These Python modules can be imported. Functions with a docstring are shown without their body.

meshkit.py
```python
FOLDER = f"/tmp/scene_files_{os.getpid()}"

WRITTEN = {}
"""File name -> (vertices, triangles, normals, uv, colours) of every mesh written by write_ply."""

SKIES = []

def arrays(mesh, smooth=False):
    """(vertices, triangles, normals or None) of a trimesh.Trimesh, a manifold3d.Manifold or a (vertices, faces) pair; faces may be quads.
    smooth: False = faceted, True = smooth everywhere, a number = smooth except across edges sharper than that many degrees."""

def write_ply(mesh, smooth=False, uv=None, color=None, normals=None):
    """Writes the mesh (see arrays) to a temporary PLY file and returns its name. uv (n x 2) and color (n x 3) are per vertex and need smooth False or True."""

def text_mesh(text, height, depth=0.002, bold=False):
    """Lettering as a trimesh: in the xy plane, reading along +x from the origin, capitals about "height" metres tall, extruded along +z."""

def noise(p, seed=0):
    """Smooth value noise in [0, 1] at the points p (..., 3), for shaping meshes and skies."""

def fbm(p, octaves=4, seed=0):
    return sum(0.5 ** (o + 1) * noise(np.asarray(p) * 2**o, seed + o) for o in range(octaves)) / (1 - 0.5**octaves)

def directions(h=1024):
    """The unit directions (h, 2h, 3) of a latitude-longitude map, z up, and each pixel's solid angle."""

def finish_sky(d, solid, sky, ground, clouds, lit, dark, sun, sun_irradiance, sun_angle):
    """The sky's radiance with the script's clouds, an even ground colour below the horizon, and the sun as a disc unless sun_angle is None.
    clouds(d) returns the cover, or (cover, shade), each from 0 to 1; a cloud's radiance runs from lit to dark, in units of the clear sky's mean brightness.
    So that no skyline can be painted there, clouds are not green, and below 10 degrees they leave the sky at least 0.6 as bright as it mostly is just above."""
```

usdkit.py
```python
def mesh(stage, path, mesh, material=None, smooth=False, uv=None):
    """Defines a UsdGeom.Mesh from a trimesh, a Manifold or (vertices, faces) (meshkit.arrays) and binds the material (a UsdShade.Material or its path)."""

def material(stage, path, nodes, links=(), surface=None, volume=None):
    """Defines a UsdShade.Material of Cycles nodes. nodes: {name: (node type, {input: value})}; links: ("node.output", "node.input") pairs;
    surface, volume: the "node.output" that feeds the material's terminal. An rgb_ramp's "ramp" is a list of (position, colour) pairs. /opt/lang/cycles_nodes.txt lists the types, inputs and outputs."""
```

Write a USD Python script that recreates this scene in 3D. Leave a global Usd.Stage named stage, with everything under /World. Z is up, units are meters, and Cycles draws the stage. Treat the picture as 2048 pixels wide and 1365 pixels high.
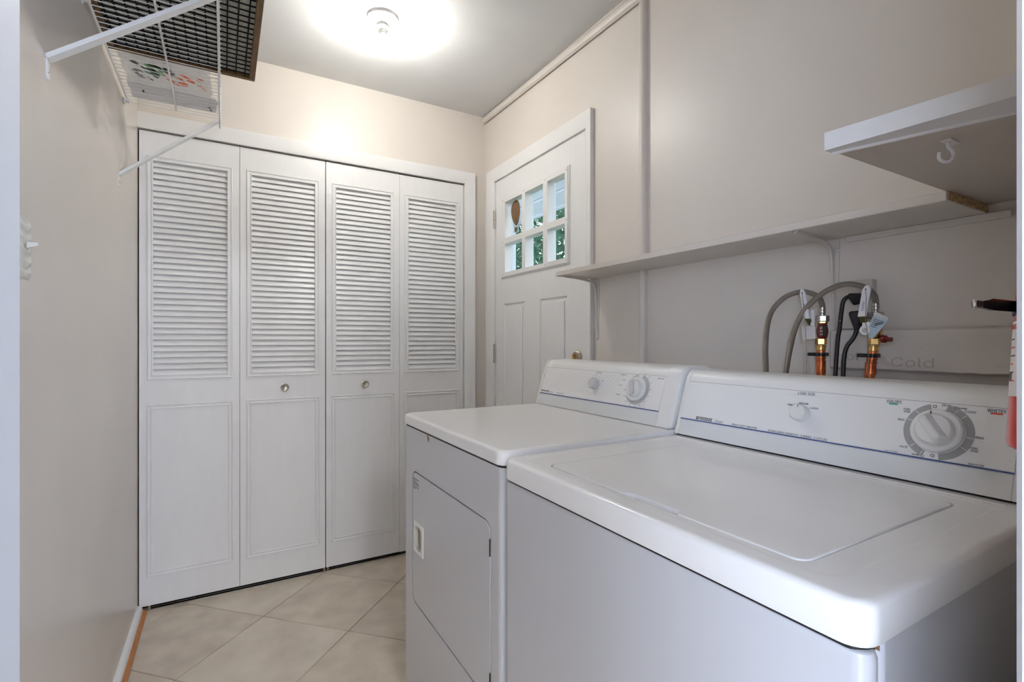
import math, random
import numpy as np, trimesh, manifold3d as m3
from shapely.geometry import Polygon, box as sbox, Point
from shapely import affinity
from pxr import Usd, UsdGeom, UsdLux, UsdShade, Gf, Sdf
import usdkit, meshkit

random.seed(7); RNG = np.random.default_rng(7)
stage = Usd.Stage.CreateInMemory()
UsdGeom.SetStageUpAxis(stage, 'Z'); UsdGeom.SetStageMetersPerUnit(stage, 1.0)
UsdGeom.Xform.Define(stage, '/World')
V3 = lambda *a: np.array(a, float)

# ------------------------------------------------------------------ camera, lights, exposure
YAW = math.radians(30.07)
cam = UsdGeom.Camera.Define(stage, '/World/camera')
cR, cF = V3(math.cos(YAW), -math.sin(YAW), 0), V3(math.sin(YAW), math.cos(YAW), 0)
M = Gf.Matrix4d(*cR, 0, 0, 0, 1, 0, *(-cF), 0, 0, 0, 1.141, 1)
cam.AddTransformOp().Set(M)
cam.CreateHorizontalApertureAttr(36.0); cam.CreateVerticalApertureAttr(24.0)
cam.CreateFocalLengthAttr(36.0 * 996 / 2048); cam.CreateClippingRangeAttr((0.02, 1000.0))
cam.CreateExposureAttr(1.12)

BULB_RADIANCE, BULB_COLOR = 248.0, (1.0, 0.98, 0.92)
WINDOW_RADIANCE, SIDE_RADIANCE, WINDOW_COLOR = 9.5, 8.8, (0.62, 0.75, 1.0)
SKY_STRENGTH = 0.42
dome = UsdLux.DomeLight.Define(stage, '/World/sky')
dome.CreateIntensityAttr(1.0)
sky_mat = usdkit.material(stage, '/World/Looks/sky_look', {
    't': ('sky_texture', {'sky_type': 'hosek_wilkie', 'turbidity': 3.0, 'ground_albedo': 0.3, 'sun_direction': (-0.55, -0.25, 0.8)}),
    'tc': ('texture_coordinate', {}), 'n': ('noise_texture', {'scale': 2.2, 'detail': 5.0}),
    'r': ('rgb_ramp', {'ramp': [(0.45, (0, 0, 0)), (0.62, (1, 1, 1))]}),
    'm': ('mix', {'color2': (7.0, 7.4, 8.0)}), 'b': ('background_shader', {'strength': SKY_STRENGTH})},
    [('tc.generated', 'n.vector'), ('n.fac', 'r.fac'), ('r.color', 'm.fac'), ('t.color', 'm.color1'), ('m.color', 'b.color')], surface='b.background')
UsdShade.MaterialBindingAPI.Apply(dome.GetPrim()).Bind(sky_mat)
sun = UsdLux.DistantLight.Define(stage, '/World/sun')
sun.CreateIntensityAttr(1.6); sun.CreateAngleAttr(0.6); sun.CreateColorAttr((1.0, 0.95, 0.86))
sun.AddRotateXYZOp().Set((22, -32, 0))
# daylight arriving through the window of the room the picture is taken from
def window_light(name, w, h, at, rot, radiance):
    l = UsdLux.RectLight.Define(stage, '/World/' + name); l.CreateWidthAttr(w); l.CreateHeightAttr(h)
    l.CreateIntensityAttr(radiance); l.CreateColorAttr(WINDOW_COLOR); l.AddTranslateOp().Set(at); l.AddRotateXYZOp().Set(rot)
window_light('window_daylight', 1.2, 1.4, (1.35, -3.19, 1.45), (90, 0, 0), WINDOW_RADIANCE)
hall_fill = UsdLux.RectLight.Define(stage, '/World/hall_fill_light'); hall_fill.CreateWidthAttr(0.5); hall_fill.CreateHeightAttr(0.5)  # unseen fill light, added in the hall to brighten the laundry room
hall_fill.CreateIntensityAttr(48.0); hall_fill.CreateColorAttr((0.90, 0.93, 1.0)); hall_fill.AddTranslateOp().Set((0.2, -1.7, 2.395))
window_light('side_window_daylight', 2.2, 1.5, (-2.09, -1.6, 1.45), (90, 0, -90), SIDE_RADIANCE)

# ------------------------------------------------------------------ materials
MATS = {}
def mat(name, color, rough=0.5, metal=0.0, var=0.06, scale=8.0, bump=0.0, bscale=60.0, coat=0.0, spec=0.5, stretch=(1, 1, 1), dark=None, **kw):
    """Procedural paint/metal/plastic: noise tints the colour a little and lifts the surface a little."""
    c = np.array(color, float); d = np.array(dark, float) if dark is not None else c * (1 - var); l = np.clip(c * (1 + var * 0.6), 0, 1)
    nodes = {'g': ('geometry', {}), 'mp': ('mapping', {'scale': stretch}), 'n': ('noise_texture', {'scale': scale, 'detail': 4.0}),
             'r': ('rgb_ramp', {'ramp': [(0.3, d), (0.7, l)]}),
             'p': ('principled_bsdf', {'roughness': rough, 'metallic': metal, 'coat_weight': coat, 'coat_roughness': 0.06, 'specular_ior_level': spec, **kw})}
    links = [('g.position', 'mp.vector'), ('mp.vector', 'n.vector'), ('n.fac', 'r.fac'), ('r.color', 'p.base_color')]
    if bump:
        nodes['bn'] = ('noise_texture', {'scale': bscale, 'detail': 3.0}); nodes['b'] = ('bump', {'strength': bump, 'distance': 0.002})
        links += [('mp.vector', 'bn.vector'), ('bn.fac', 'b.height'), ('b.normal', 'p.normal')]
    MATS[name] = usdkit.material(stage, '/World/Looks/' + name, nodes, links, surface='p.BSDF')
    return MATS[name]

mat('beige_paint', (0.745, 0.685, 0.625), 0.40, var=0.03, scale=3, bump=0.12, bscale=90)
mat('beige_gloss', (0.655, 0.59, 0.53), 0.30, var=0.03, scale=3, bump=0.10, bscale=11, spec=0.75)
mat('ceiling_paint', (0.70, 0.70, 0.70), 0.75, var=0.02, bump=0.1, bscale=120)
mat('white_trim', (0.84, 0.828, 0.815), 0.32, var=0.02, bump=0.06, bscale=70)
mat('door_white', (0.84, 0.832, 0.825), 0.34, var=0.015, bump=0.02, bscale=50, stretch=(5, 5, 0.9))
mat('jamb_right_shaded', (0.58, 0.58, 0.585), 0.35, var=0.02, bump=0.10, bscale=30)  # white trim darkened to hold back the hall light on the right jamb
mat('jamb_left_shaded', (0.34, 0.345, 0.36), 0.35, var=0.02, bump=0.10, bscale=30)  # white trim, darkened further so the left jamb does not overexpose
mat('pencil', (0.575, 0.51, 0.455), 0.5, var=0.05)
mat('shelf_paint', (0.70, 0.645, 0.59), 0.42, var=0.04, bump=0.2, bscale=40)
mat('shelf_white', (0.72, 0.70, 0.685), 0.40, var=0.04, bump=0.25, bscale=30)
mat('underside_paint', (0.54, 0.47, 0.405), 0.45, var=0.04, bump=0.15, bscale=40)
mat('chipboard', (0.60, 0.43, 0.22), 0.8, var=0.5, scale=160, bump=0.5, bscale=160)
mat('enamel_shaded', (0.62, 0.62, 0.645), 0.24, var=0.012, scale=2, coat=0.15, bump=0.012, bscale=9)  # same white enamel as the tops, greyed: shade of the fronts in the colour
mat('enamel_top_lit', (0.92, 0.908, 0.90), 0.22, var=0.012, scale=2, coat=0.3, bump=0.02, bscale=7)  # lighter copy of the cabinet enamel, brightness of the lit tops painted in
mat('console_plastic', (0.885, 0.875, 0.86), 0.34, var=0.012, scale=3)
mat('console_face', (0.895, 0.885, 0.88), 0.42, var=0.012, scale=3)
mat('fascia_plastic', (0.79, 0.80, 0.805), 0.30, var=0.012, scale=3)
mat('knob_white', (0.84, 0.835, 0.82), 0.25, var=0.012, coat=0.3)
mat('knob_grey', (0.66, 0.66, 0.69), 0.3, var=0.02)
mat('print_grey', (0.40, 0.40, 0.395), 0.5, var=0.03)
mat('print_mid', (0.56, 0.56, 0.555), 0.5, var=0.02)
mat('print_light', (0.81, 0.80, 0.795), 0.5, var=0.02)
mat('print_dark', (0.07, 0.075, 0.09), 0.5, var=0.05)
mat('print_faint', (0.34, 0.34, 0.36), 0.5, var=0.05)
mat('print_blue', (0.075, 0.115, 0.30), 0.4, var=0.05)
mat('print_green', (0.10, 0.45, 0.34), 0.5, var=0.05)
mat('print_red', (0.78, 0.10, 0.06), 0.5, var=0.05)
mat('black_gap_shade', (0.012, 0.012, 0.014), 0.6, var=0.1)  # black for painted gap shade, also for the dark hinges and valve plate
mat('black_rubber', (0.010, 0.010, 0.012), 0.38, var=0.2)
mat('black_steel', (0.010, 0.0095, 0.009), 0.25, var=0.2, coat=0.5)
mat('matte_black', (0.008, 0.008, 0.008), 0.8, var=0.1, spec=0.2)
mat('closet_shade', (0.02, 0.017, 0.015), 0.9, var=0.1)  # near-black closet walls, the shade inside is put into the colour
mat('closet_wood', (0.28, 0.12, 0.05), 0.7, var=0.3, stretch=(1, 1, 12))
mat('tile_a', (0.65, 0.565, 0.46), 0.42, var=0.14, scale=9, bump=0.25, bscale=26, dark=(0.55, 0.47, 0.375))
mat('tile_b', (0.68, 0.60, 0.495), 0.40, var=0.12, scale=7, bump=0.25, bscale=24, dark=(0.59, 0.51, 0.415))
mat('tile_c', (0.62, 0.54, 0.445), 0.44, var=0.16, scale=11, bump=0.25, bscale=28, dark=(0.53, 0.455, 0.37))
mat('grout', (0.30, 0.24, 0.17), 0.9, var=0.4, scale=14, bump=0.4, bscale=200, dark=(0.20, 0.14, 0.08))
mat('orange_wood', (0.50, 0.17, 0.025), 0.4, var=0.25, scale=20, stretch=(8, 1, 8), coat=0.2)
mat('wire_white', (0.80, 0.795, 0.79), 0.35, var=0.02)
mat('brown_wood', (0.15, 0.078, 0.020), 0.6, var=0.45, scale=22, stretch=(9, 1, 9))
mat('filter_fibre', (0.56, 0.56, 0.48), 0.95, var=0.5, scale=320, bump=0.9, bscale=320)
mat('porcelain', (0.84, 0.83, 0.82), 0.22, var=0.01, coat=0.3)
mat('steel', (0.60, 0.58, 0.55), 0.30, metal=1.0, var=0.1)
mat('nickel', (0.55, 0.51, 0.44), 0.34, metal=1.0, var=0.18, scale=60, stretch=(1, 1, 6))
mat('antique_brass', (0.43, 0.35, 0.22), 0.35, metal=1.0, var=0.2, scale=40)
mat('brass', (0.72, 0.45, 0.16), 0.28, metal=1.0, var=0.25, scale=50)
mat('copper', (0.72, 0.23, 0.09), 0.30, metal=0.9, var=0.5, scale=45, dark=(0.40, 0.085, 0.03))
mat('valve_red', (0.18, 0.012, 0.010), 0.3, var=0.3, coat=0.3)
mat('olive_vinyl', (0.085, 0.075, 0.03), 0.4, var=0.2)
mat('lever_white', (0.80, 0.79, 0.80), 0.4, var=0.02)
mat('tag_white', (0.74, 0.70, 0.68), 0.6, var=0.03)
mat('tag_blue', (0.48, 0.60, 0.70), 0.6, var=0.08)
mat('bead_steel', (0.45, 0.43, 0.40), 0.3, metal=1.0, var=0.3, scale=300)
mat('ivory', (0.66, 0.645, 0.585), 0.35, var=0.03)
mat('ivory_dark', (0.40, 0.36, 0.27), 0.4, var=0.05)
mat('extinguisher_red', (0.66, 0.045, 0.022), 0.25, var=0.05, coat=0.5)
mat('label_paper', (0.80, 0.74, 0.71), 0.55, var=0.02)
mat('rust', (0.30, 0.17, 0.08), 0.8, var=0.5, scale=300)
mat('outlet_paint', (0.62, 0.56, 0.50), 0.40, var=0.03)
mat('porch_white', (0.66, 0.70, 0.78), 0.6, var=0.04)
mat('porch_gap', (0.16, 0.16, 0.18), 0.7, var=0.1)
mat('ornament_wood', (0.20, 0.105, 0.035), 0.45, var=0.4, scale=35, stretch=(1, 6, 1))
mat('bark', (0.10, 0.07, 0.045), 0.9, var=0.4, scale=20, bump=0.6)
mat('lawn', (0.07, 0.13, 0.03), 0.9, var=0.5, scale=5)
mat('grey_siding', (0.38, 0.40, 0.42), 0.7, var=0.1)
mat('bag_black', (0.03, 0.03, 0.03), 0.5, var=0.2)
mat('bag_green', (0.06, 0.30, 0.05), 0.5, var=0.4, scale=60)
mat('bag_orange', (0.80, 0.17, 0.06), 0.5, var=0.3, scale=60)
mat('bag_white', (0.80, 0.79, 0.785), 0.5, var=0.03)
MATS['bulb_glow'] = usdkit.material(stage, '/World/Looks/bulb_glow', {'e': ('emission', {'color': BULB_COLOR, 'strength': BULB_RADIANCE})}, surface='e.emission')
MATS['pane_glass'] = usdkit.material(stage, '/World/Looks/pane_glass', {
    't': ('transparent_bsdf', {'color': (0.90, 0.95, 0.97)}), 'g': ('glossy_bsdf', {'color': (1, 1, 1), 'roughness': 0.02}),
    'f': ('layer_weight', {'blend': 0.5}), 'pw': ('math', {'math_type': 'power', 'value2': 5.0}), 'ma': ('math', {'math_type': 'multiply_add', 'value2': 0.5, 'value3': 0.025}), 'm': ('mix_closure', {})},
    [('f.facing', 'pw.value1'), ('pw.value', 'ma.value1'), ('ma.value', 'm.fac'), ('t.BSDF', 'm.closure1'), ('g.BSDF', 'm.closure2')], surface='m.closure')
MATS['clear_film'] = usdkit.material(stage, '/World/Looks/clear_film', {
    't': ('transparent_bsdf', {'color': (0.96, 0.96, 0.96)}), 'd': ('diffuse_bsdf', {'color': (0.80, 0.81, 0.82)}), 'g': ('glossy_bsdf', {'roughness': 0.15}),
    'tc': ('geometry', {}), 'n': ('noise_texture', {'scale': 45.0, 'detail': 4.0}), 'r': ('rgb_ramp', {'ramp': [(0.35, (0.18, 0.18, 0.18)), (0.7, (0.62, 0.62, 0.62))]}),
    'm': ('mix_closure', {}), 'm2': ('mix_closure', {'fac': 0.12})},
    [('tc.position', 'n.vector'), ('n.fac', 'r.fac'), ('r.color', 'm.fac'), ('t.BSDF', 'm.closure1'), ('d.BSDF', 'm.closure2'), ('m.closure', 'm2.closure1'), ('g.BSDF', 'm2.closure2')], surface='m2.closure')
MATS['leaf'] = usdkit.material(stage, '/World/Looks/leaf', {
    'g': ('geometry', {}), 'r': ('rgb_ramp', {'ramp': [(0, (0.03, 0.12, 0.06)), (0.6, (0.08, 0.26, 0.10)), (1, (0.26, 0.48, 0.14))]}),
    'd': ('principled_bsdf', {'roughness': 0.45}), 't': ('translucent_bsdf', {}), 'm': ('mix_closure', {'fac': 0.4})},
    [('g.random_per_island', 'r.fac'), ('r.color', 'd.base_color'), ('r.color', 't.color'), ('d.BSDF', 'm.closure1'), ('t.BSDF', 'm.closure2')], surface='m.closure')
MATS['braid'] = usdkit.material(stage, '/World/Looks/braid', {
    'tc': ('texture_coordinate', {}), 'w1': ('wave_texture', {'scale': 3.0}), 'mp1': ('mapping', {'rotation': (0, 0, 0.78)}),
    'mp2': ('mapping', {'rotation': (0, 0, -0.78)}), 'w2': ('wave_texture', {'scale': 3.0}), 'mx': ('mix', {'mix_type': 'multiply', 'fac': 1.0}),
    'r': ('rgb_ramp', {'ramp': [(0.05, (0.17, 0.145, 0.12)), (0.6, (0.78, 0.71, 0.63))]}), 'b': ('bump', {'strength': 0.5, 'distance': 0.001}),
    'p': ('principled_bsdf', {'metallic': 0.75, 'roughness': 0.38})},
    [('tc.UV', 'mp1.vector'), ('tc.UV', 'mp2.vector'), ('mp1.vector', 'w1.vector'), ('mp2.vector', 'w2.vector'), ('w1.color', 'mx.color1'), ('w2.color', 'mx.color2'),
     ('mx.color', 'r.fac'), ('r.color', 'p.base_color'), ('mx.color', 'b.height'), ('b.normal', 'p.normal')], surface='p.BSDF')

# ------------------------------------------------------------------ scene helpers
def numbered(parent, name):
    p, k = f'{parent}/{name}', 0
    while stage.GetPrimAtPath(p):
        k += 1; p = f'{parent}/{name}_{k:03d}'
    return p
PIVOT = {}
def tag(prim, label=None, cat=None, group=None, kind=None):
    for k, v in (('label', label), ('category', cat), ('group', group), ('kind', kind)):
        if v: prim.SetCustomDataByKey(k, v)
    return prim
def thing(name, label, cat, at=(0, 0, 0), group=None, kind=None):
    p = numbered('/World', name)
    x = UsdGeom.Xform.Define(stage, p); x.AddTranslateOp().Set(Gf.Vec3d(*map(float, at)))
    PIVOT[p] = V3(*at)
    return tag(x.GetPrim(), label, cat, group, kind)
def obj(name, mesh, material, parent=None, label=None, smooth=30, uv=None, kind=None):
    """One Mesh prim. Vertices are given in world coordinates and stored relative to the thing's base."""
    base = str(parent.GetPath()) if parent else '/World'
    p = numbered(base, name)
    root = '/'.join(p.split('/')[:3])
    piv = PIVOT.get(root, V3(0, 0, 0))
    if hasattr(mesh, 'to_mesh'):
        mm = mesh.to_mesh(); mesh = trimesh.Trimesh(mm.vert_properties[:, :3], mm.tri_verts, process=False)
    if isinstance(mesh, (list,)): mesh = cat(*mesh)
    mesh = trimesh.Trimesh(np.asarray(mesh.vertices) - piv, mesh.faces, process=False)
    pr = usdkit.mesh(stage, p, mesh, MATS[material], smooth=smooth if uv is None else True, uv=uv).GetPrim()
    return tag(pr, label, None, None, kind)
def solo(name, mesh, material, label, cat_, group=None, kind=None, smooth=30, uv=None):
    pr = obj(name, mesh, material, None, label, smooth, uv); return tag(pr, None, cat_, group, kind)
def cat(*ms):
    out = []
    for m in ms: out += cat_list(m)
    return trimesh.util.concatenate(out)
def cat_list(m):
    if isinstance(m, (list, tuple)): return sum([cat_list(q) for q in m], [])
    return [m]

# ------------------------------------------------------------------ mesh helpers
def bx(x0, x1, y0, y1, z0, z1, b=0.0):
    x0, x1 = min(x0, x1), max(x0, x1); y0, y1 = min(y0, y1), max(y0, y1); z0, z1 = min(z0, z1), max(z0, z1)
    b = min(b, (x1 - x0) * .45, (y1 - y0) * .45, (z1 - z0) * .45)
    if b <= 0: return trimesh.creation.box(bounds=[[x0, y0, z0], [x1, y1, z1]])
    P = []
    for sx in (0, 1):
        for sy in (0, 1):
            for sz in (0, 1):
                c = V3((x0, x1)[sx], (y0, y1)[sy], (z0, z1)[sz]); s = V3(1 - 2 * sx, 1 - 2 * sy, 1 - 2 * sz)
                for k in range(3):
                    d = s * b; d[k] = 0; P.append(c + d)
    return trimesh.Trimesh(P).convex_hull
def loft(rings, caps=True):
    n = len(rings[0]); v = np.vstack(rings); f = []
    for k in range(len(rings) - 1):
        a, b = k * n, (k + 1) * n
        for i in range(n):
            j = (i + 1) % n
            f += [[a + i, a + j, b + j], [a + i, b + j, b + i]]
    if caps:
        for k, flip in ((0, True), (len(rings) - 1, False)):
            c = len(v); v = np.vstack([v, rings[k].mean(0)])
            for i in range(n):
                j = (i + 1) % n; t = [k * n + i, k * n + j, c]
                f.append(t[::-1] if flip else t)
    m = trimesh.Trimesh(v, f, process=False)
    if m.is_watertight and m.volume < 0: m.invert()
    return m
def rrect(x0, x1, y0, y1, r, n=6):
    pts = []
    for cx, cy, a in ((x1 - r, y1 - r, 0), (x0 + r, y1 - r, 90), (x0 + r, y0 + r, 180), (x1 - r, y0 + r, 270)):
        for k in range(n + 1):
            t = math.radians(a + 90 * k / n); pts.append((cx + r * math.cos(t), cy + r * math.sin(t)))
    return np.array(pts)
def slab(x0, x1, y0, y1, levels, r):
    """Stack of rounded rectangles; levels: (z, inset)."""
    rings = []
    for z, i in levels:
        q = rrect(x0 + i, x1 - i, y0 + i, y1 - i, max(r - i, 0.002)); rings.append(np.column_stack([q, np.full(len(q), z)]))
    return loft(rings)
def basis(O, U, Vv, N): return (V3(*O), V3(*U), V3(*Vv), V3(*N))
def put(m, B):
    O, U, W, N = B; v = np.asarray(m.vertices)
    m2 = trimesh.Trimesh(O + v[:, :1] * U + v[:, 1:2] * W + v[:, 2:3] * N, m.faces, process=False)
    return m2
def extr(poly, h0, h1, B=None):
    if not hasattr(poly, 'geom_type'): poly = Polygon(poly)
    ms = []
    for g in getattr(poly, 'geoms', [poly]):
        m = trimesh.creation.extrude_polygon(g, h1 - h0, engine='earcut'); m.apply_translation([0, 0, h0]); ms.append(m)
    m = cat(*ms)
    return put(m, B) if B is not None else m
def mring(u0, u1, v0, v1, prof, B):
    """A mitred moulding round a rectangle. prof: closed list of (outward offset, height)."""
    rings = []
    cs = [(u0, v0, -1, -1), (u1, v0, 1, -1), (u1, v1, 1, 1), (u0, v1, -1, 1)]
    for (u, v, su, sv) in cs: rings.append(np.array([[u + su * o, v + sv * o, h] for o, h in prof]))
    rings.append(rings[0]); n = len(prof); V = np.vstack(rings[:4]); f = []
    for k in range(4):
        a, b = k * n, ((k + 1) % 4) * n
        for i in range(n):
            j = (i + 1) % n; f += [[a + i, a + j, b + j], [a + i, b + j, b + i]]
    m = trimesh.Trimesh(V, f, process=False)
    if m.volume < 0: m.invert()
    return put(m, B)
def spline(P, n=8):
    P = np.array(P, float); Q = np.vstack([2 * P[0] - P[1], P, 2 * P[-1] - P[-2]]); out = []
    for i in range(1, len(Q) - 2):
        for t in np.linspace(0, 1, n, endpoint=False):
            a, b, c, d = Q[i - 1:i + 3]
            out.append(.5 * (2 * b + (c - a) * t + (2 * a - 5 * b + 4 * c - d) * t * t + (3 * b - a - 3 * c + d) * t ** 3))
    out.append(P[-1]); return np.array(out)
def tube(P, r, sides=10, uv=False, caps=True):
    P = np.array(P, float); T = np.gradient(P, axis=0); T /= np.linalg.norm(T, axis=1, keepdims=True) + 1e-12
    a = np.cross(T[0], [0, 0, 1.0]); a = a if np.linalg.norm(a) > 1e-3 else np.cross(T[0], [1.0, 0, 0]); a /= np.linalg.norm(a)
    rings, A = [], a; r = np.broadcast_to(r, (len(P),))
    n = sides + (1 if uv else 0); ang = np.linspace(0, 2 * np.pi, sides, endpoint=False) if not uv else np.linspace(0, 2 * np.pi, n)
    for k in range(len(P)):
        A = A - T[k] * (A @ T[k]); A /= np.linalg.norm(A) + 1e-12; Bv = np.cross(T[k], A)
        rings.append(P[k] + r[k] * (np.cos(ang)[:, None] * A + np.sin(ang)[:, None] * Bv))
    if not uv: return loft(rings, caps)
    s = np.concatenate([[0], np.cumsum(np.linalg.norm(np.diff(P, axis=0), axis=1))])
    v, f, st = np.vstack(rings), [], []
    for k in range(len(P)): st += [(j / sides * 2 * np.pi * r[k] / .004, s[k] / .004) for j in range(n)]
    for k in range(len(P) - 1):
        for i in range(n - 1):
            q = k * n + i; f += [[q, q + 1, q + n + 1], [q, q + n + 1, q + n]]
    return trimesh.Trimesh(v, f, process=False), np.array(st)
def lathe(prof, at, axis=(0, 0, 1), n=28):
    ax = V3(*axis); ax /= np.linalg.norm(ax); u = np.cross(ax, [0, 0, 1.0]); u = u if np.linalg.norm(u) > 1e-3 else V3(1, 0, 0); u /= np.linalg.norm(u); w = np.cross(ax, u)
    t = np.linspace(0, 2 * np.pi, n, endpoint=False)
    rings = [V3(*at) + h * ax + max(r, 1e-5) * (np.cos(t)[:, None] * u + np.sin(t)[:, None] * w) for r, h in prof]
    return loft(rings)
def man(m): return m3.Manifold(m3.Mesh(np.asarray(m.vertices, np.float32), np.asarray(m.faces, np.uint32)))
def cut(a, *bs):
    w = lambda m: trimesh.Trimesh(m.vertices, m.faces, process=True)
    r = man(w(a))
    for b in bs: r = r - man(w(b))
    mm = r.to_mesh(); return trimesh.Trimesh(mm.vert_properties[:, :3], mm.tri_verts, process=False)
def text(s, h, u, v, B, lift=0.0004, bold=False, slant=0.0, width=None, depth=0.0003, centre=False, rot=0):
    m = meshkit.text_mesh(s, h, depth=depth, bold=bold); a = np.array(m.vertices)
    w0, w1 = a[:, 0].min(), a[:, 0].max(); a[:, 0] -= w0
    if width: a[:, 0] *= width / (w1 - w0)
    if centre: a[:, 0] -= (a[:, 0].max()) / 2
    a[:, 0] += slant * a[:, 1]
    if rot:
        c, s_ = math.cos(math.radians(rot)), math.sin(math.radians(rot)); a[:, :2] = a[:, :2] @ np.array([[c, s_], [-s_, c]])
    a += [u, v, lift]
    return put(trimesh.Trimesh(a, m.faces, process=False), B)
def arc(cu, cv, r0, r1, a0, a1, n=24):
    t = np.radians(np.linspace(a0, a1, n)); o = [(cu + r1 * math.cos(q), cv + r1 * math.sin(q)) for q in t] + [(cu + r0 * math.cos(q), cv + r0 * math.sin(q)) for q in t[::-1]]
    return Polygon(o)

# ------------------------------------------------------------------ the room shell
XL, XR, YB, YN, ZC = -0.311, 1.314, 2.581, 0.10, 2.437
BF = basis((0, YB, 0), (1, 0, 0), (0, 0, 1), (0, -1, 0))           # far wall: u = x, v = z
BR = basis((XR, 0, 0), (0, -1, 0), (0, 0, 1), (-1, 0, 0))          # right wall: u = -y, v = z
BL = basis((XL, 0, 0), (0, 1, 0), (0, 0, 1), (1, 0, 0))            # left wall: u = y, v = z
S = dict(kind='structure')

fl = thing('floor', 'beige ceramic floor tiles laid diagonally with dark grout lines', 'floor', kind='structure')
obj('grout_bed', bx(XL - .1, 1.43, -.02, 3.25, -.06, -.0025), 'grout', fl)
room = sbox(XL, -.02, XR, YB + .05)
c45, o45, P45 = math.sqrt(.5), V3(.142, 2.302), .401
for i in range(-8, 9):
    for j in range(-8, 9):
        q = [o45 + c45 * (V3(1, 1) * (i + a) * P45 + V3(1, -1) * (j + b) * P45) for a, b in ((0, 0), (1, 0), (1, 1), (0, 1))]
        g = Polygon(q).buffer(-.0018, join_style=2).intersection(room)
        if g.is_empty or g.area < 2e-4: continue
        gi = g.buffer(-.0012, join_style=2)
        if gi.is_empty: continue
        P = [(x, y, -.002) for x, y in list(g.exterior.coords)[:-1]] + [(x, y, -.006) for x, y in list(g.exterior.coords)[:-1]] + [(x, y, 0) for x, y in list(gi.exterior.coords)[:-1]]
        obj('tile', trimesh.Trimesh(P).convex_hull, ('tile_a', 'tile_b', 'tile_c')[(i * 2 + j * 5) % 3], fl, smooth=False)
solo('ceiling', bx(-2.2, 1.43, -3.3, 3.35, ZC, ZC + .12), 'ceiling_paint', 'flat white painted ceiling over the laundry room', 'ceiling', **S)
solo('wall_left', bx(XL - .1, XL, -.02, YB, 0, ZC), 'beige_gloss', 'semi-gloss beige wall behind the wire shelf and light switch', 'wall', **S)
wr = cut(bx(XR, 1.362, -.02, 3.25, 0, ZC), bx(1.0, 1.6, 1.632, 2.455, -.1, 2.036))
solo('wall_right', wr, 'beige_paint', 'beige wall behind the washer and dryer with the outside door', 'wall', **S)
wf = cut(bx(XL - .1, XR, YB, YB + .1, 0, ZC), bx(XL - .001, 1.18, YB - .1, YB + .2, -.1, 2.033))
solo('wall_far', wf, 'beige_paint', 'beige end wall around and above the louvred closet doors', 'wall', **S)
wn = cut(bx(XL - .1, 1.43, -.02, YN, 0, ZC), bx(-.047, .408, -.1, .3, -.1, 2.06))
solo('wall_near', wn, 'beige_paint', 'beige wall around the open doorway beside the washer', 'wall', **S)
cl = thing('closet_interior', 'closet interior coloured dark for its shade, glimpsed around the louvred doors', 'closet', kind='structure')
obj('closet_back', bx(XL - .1, 1.33, 3.2, 3.25, 0, ZC), 'closet_shade', cl)
obj('closet_side', bx(XL - .1, XL - .004, YB + .1, 3.2, 0, ZC), 'closet_shade', cl); obj('closet_side', bx(1.25, XR, YB + .1, 3.2, 0, ZC), 'closet_shade', cl)
obj('closet_floor', bx(XL - .1, 1.33, YB + .045, 3.2, -.01, .001), 'closet_shade', cl)
obj('header_track', bx(XL + .3, 1.18, YB + .040, YB + .080, 2.012, 2.033), 'closet_wood', cl)
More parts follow.
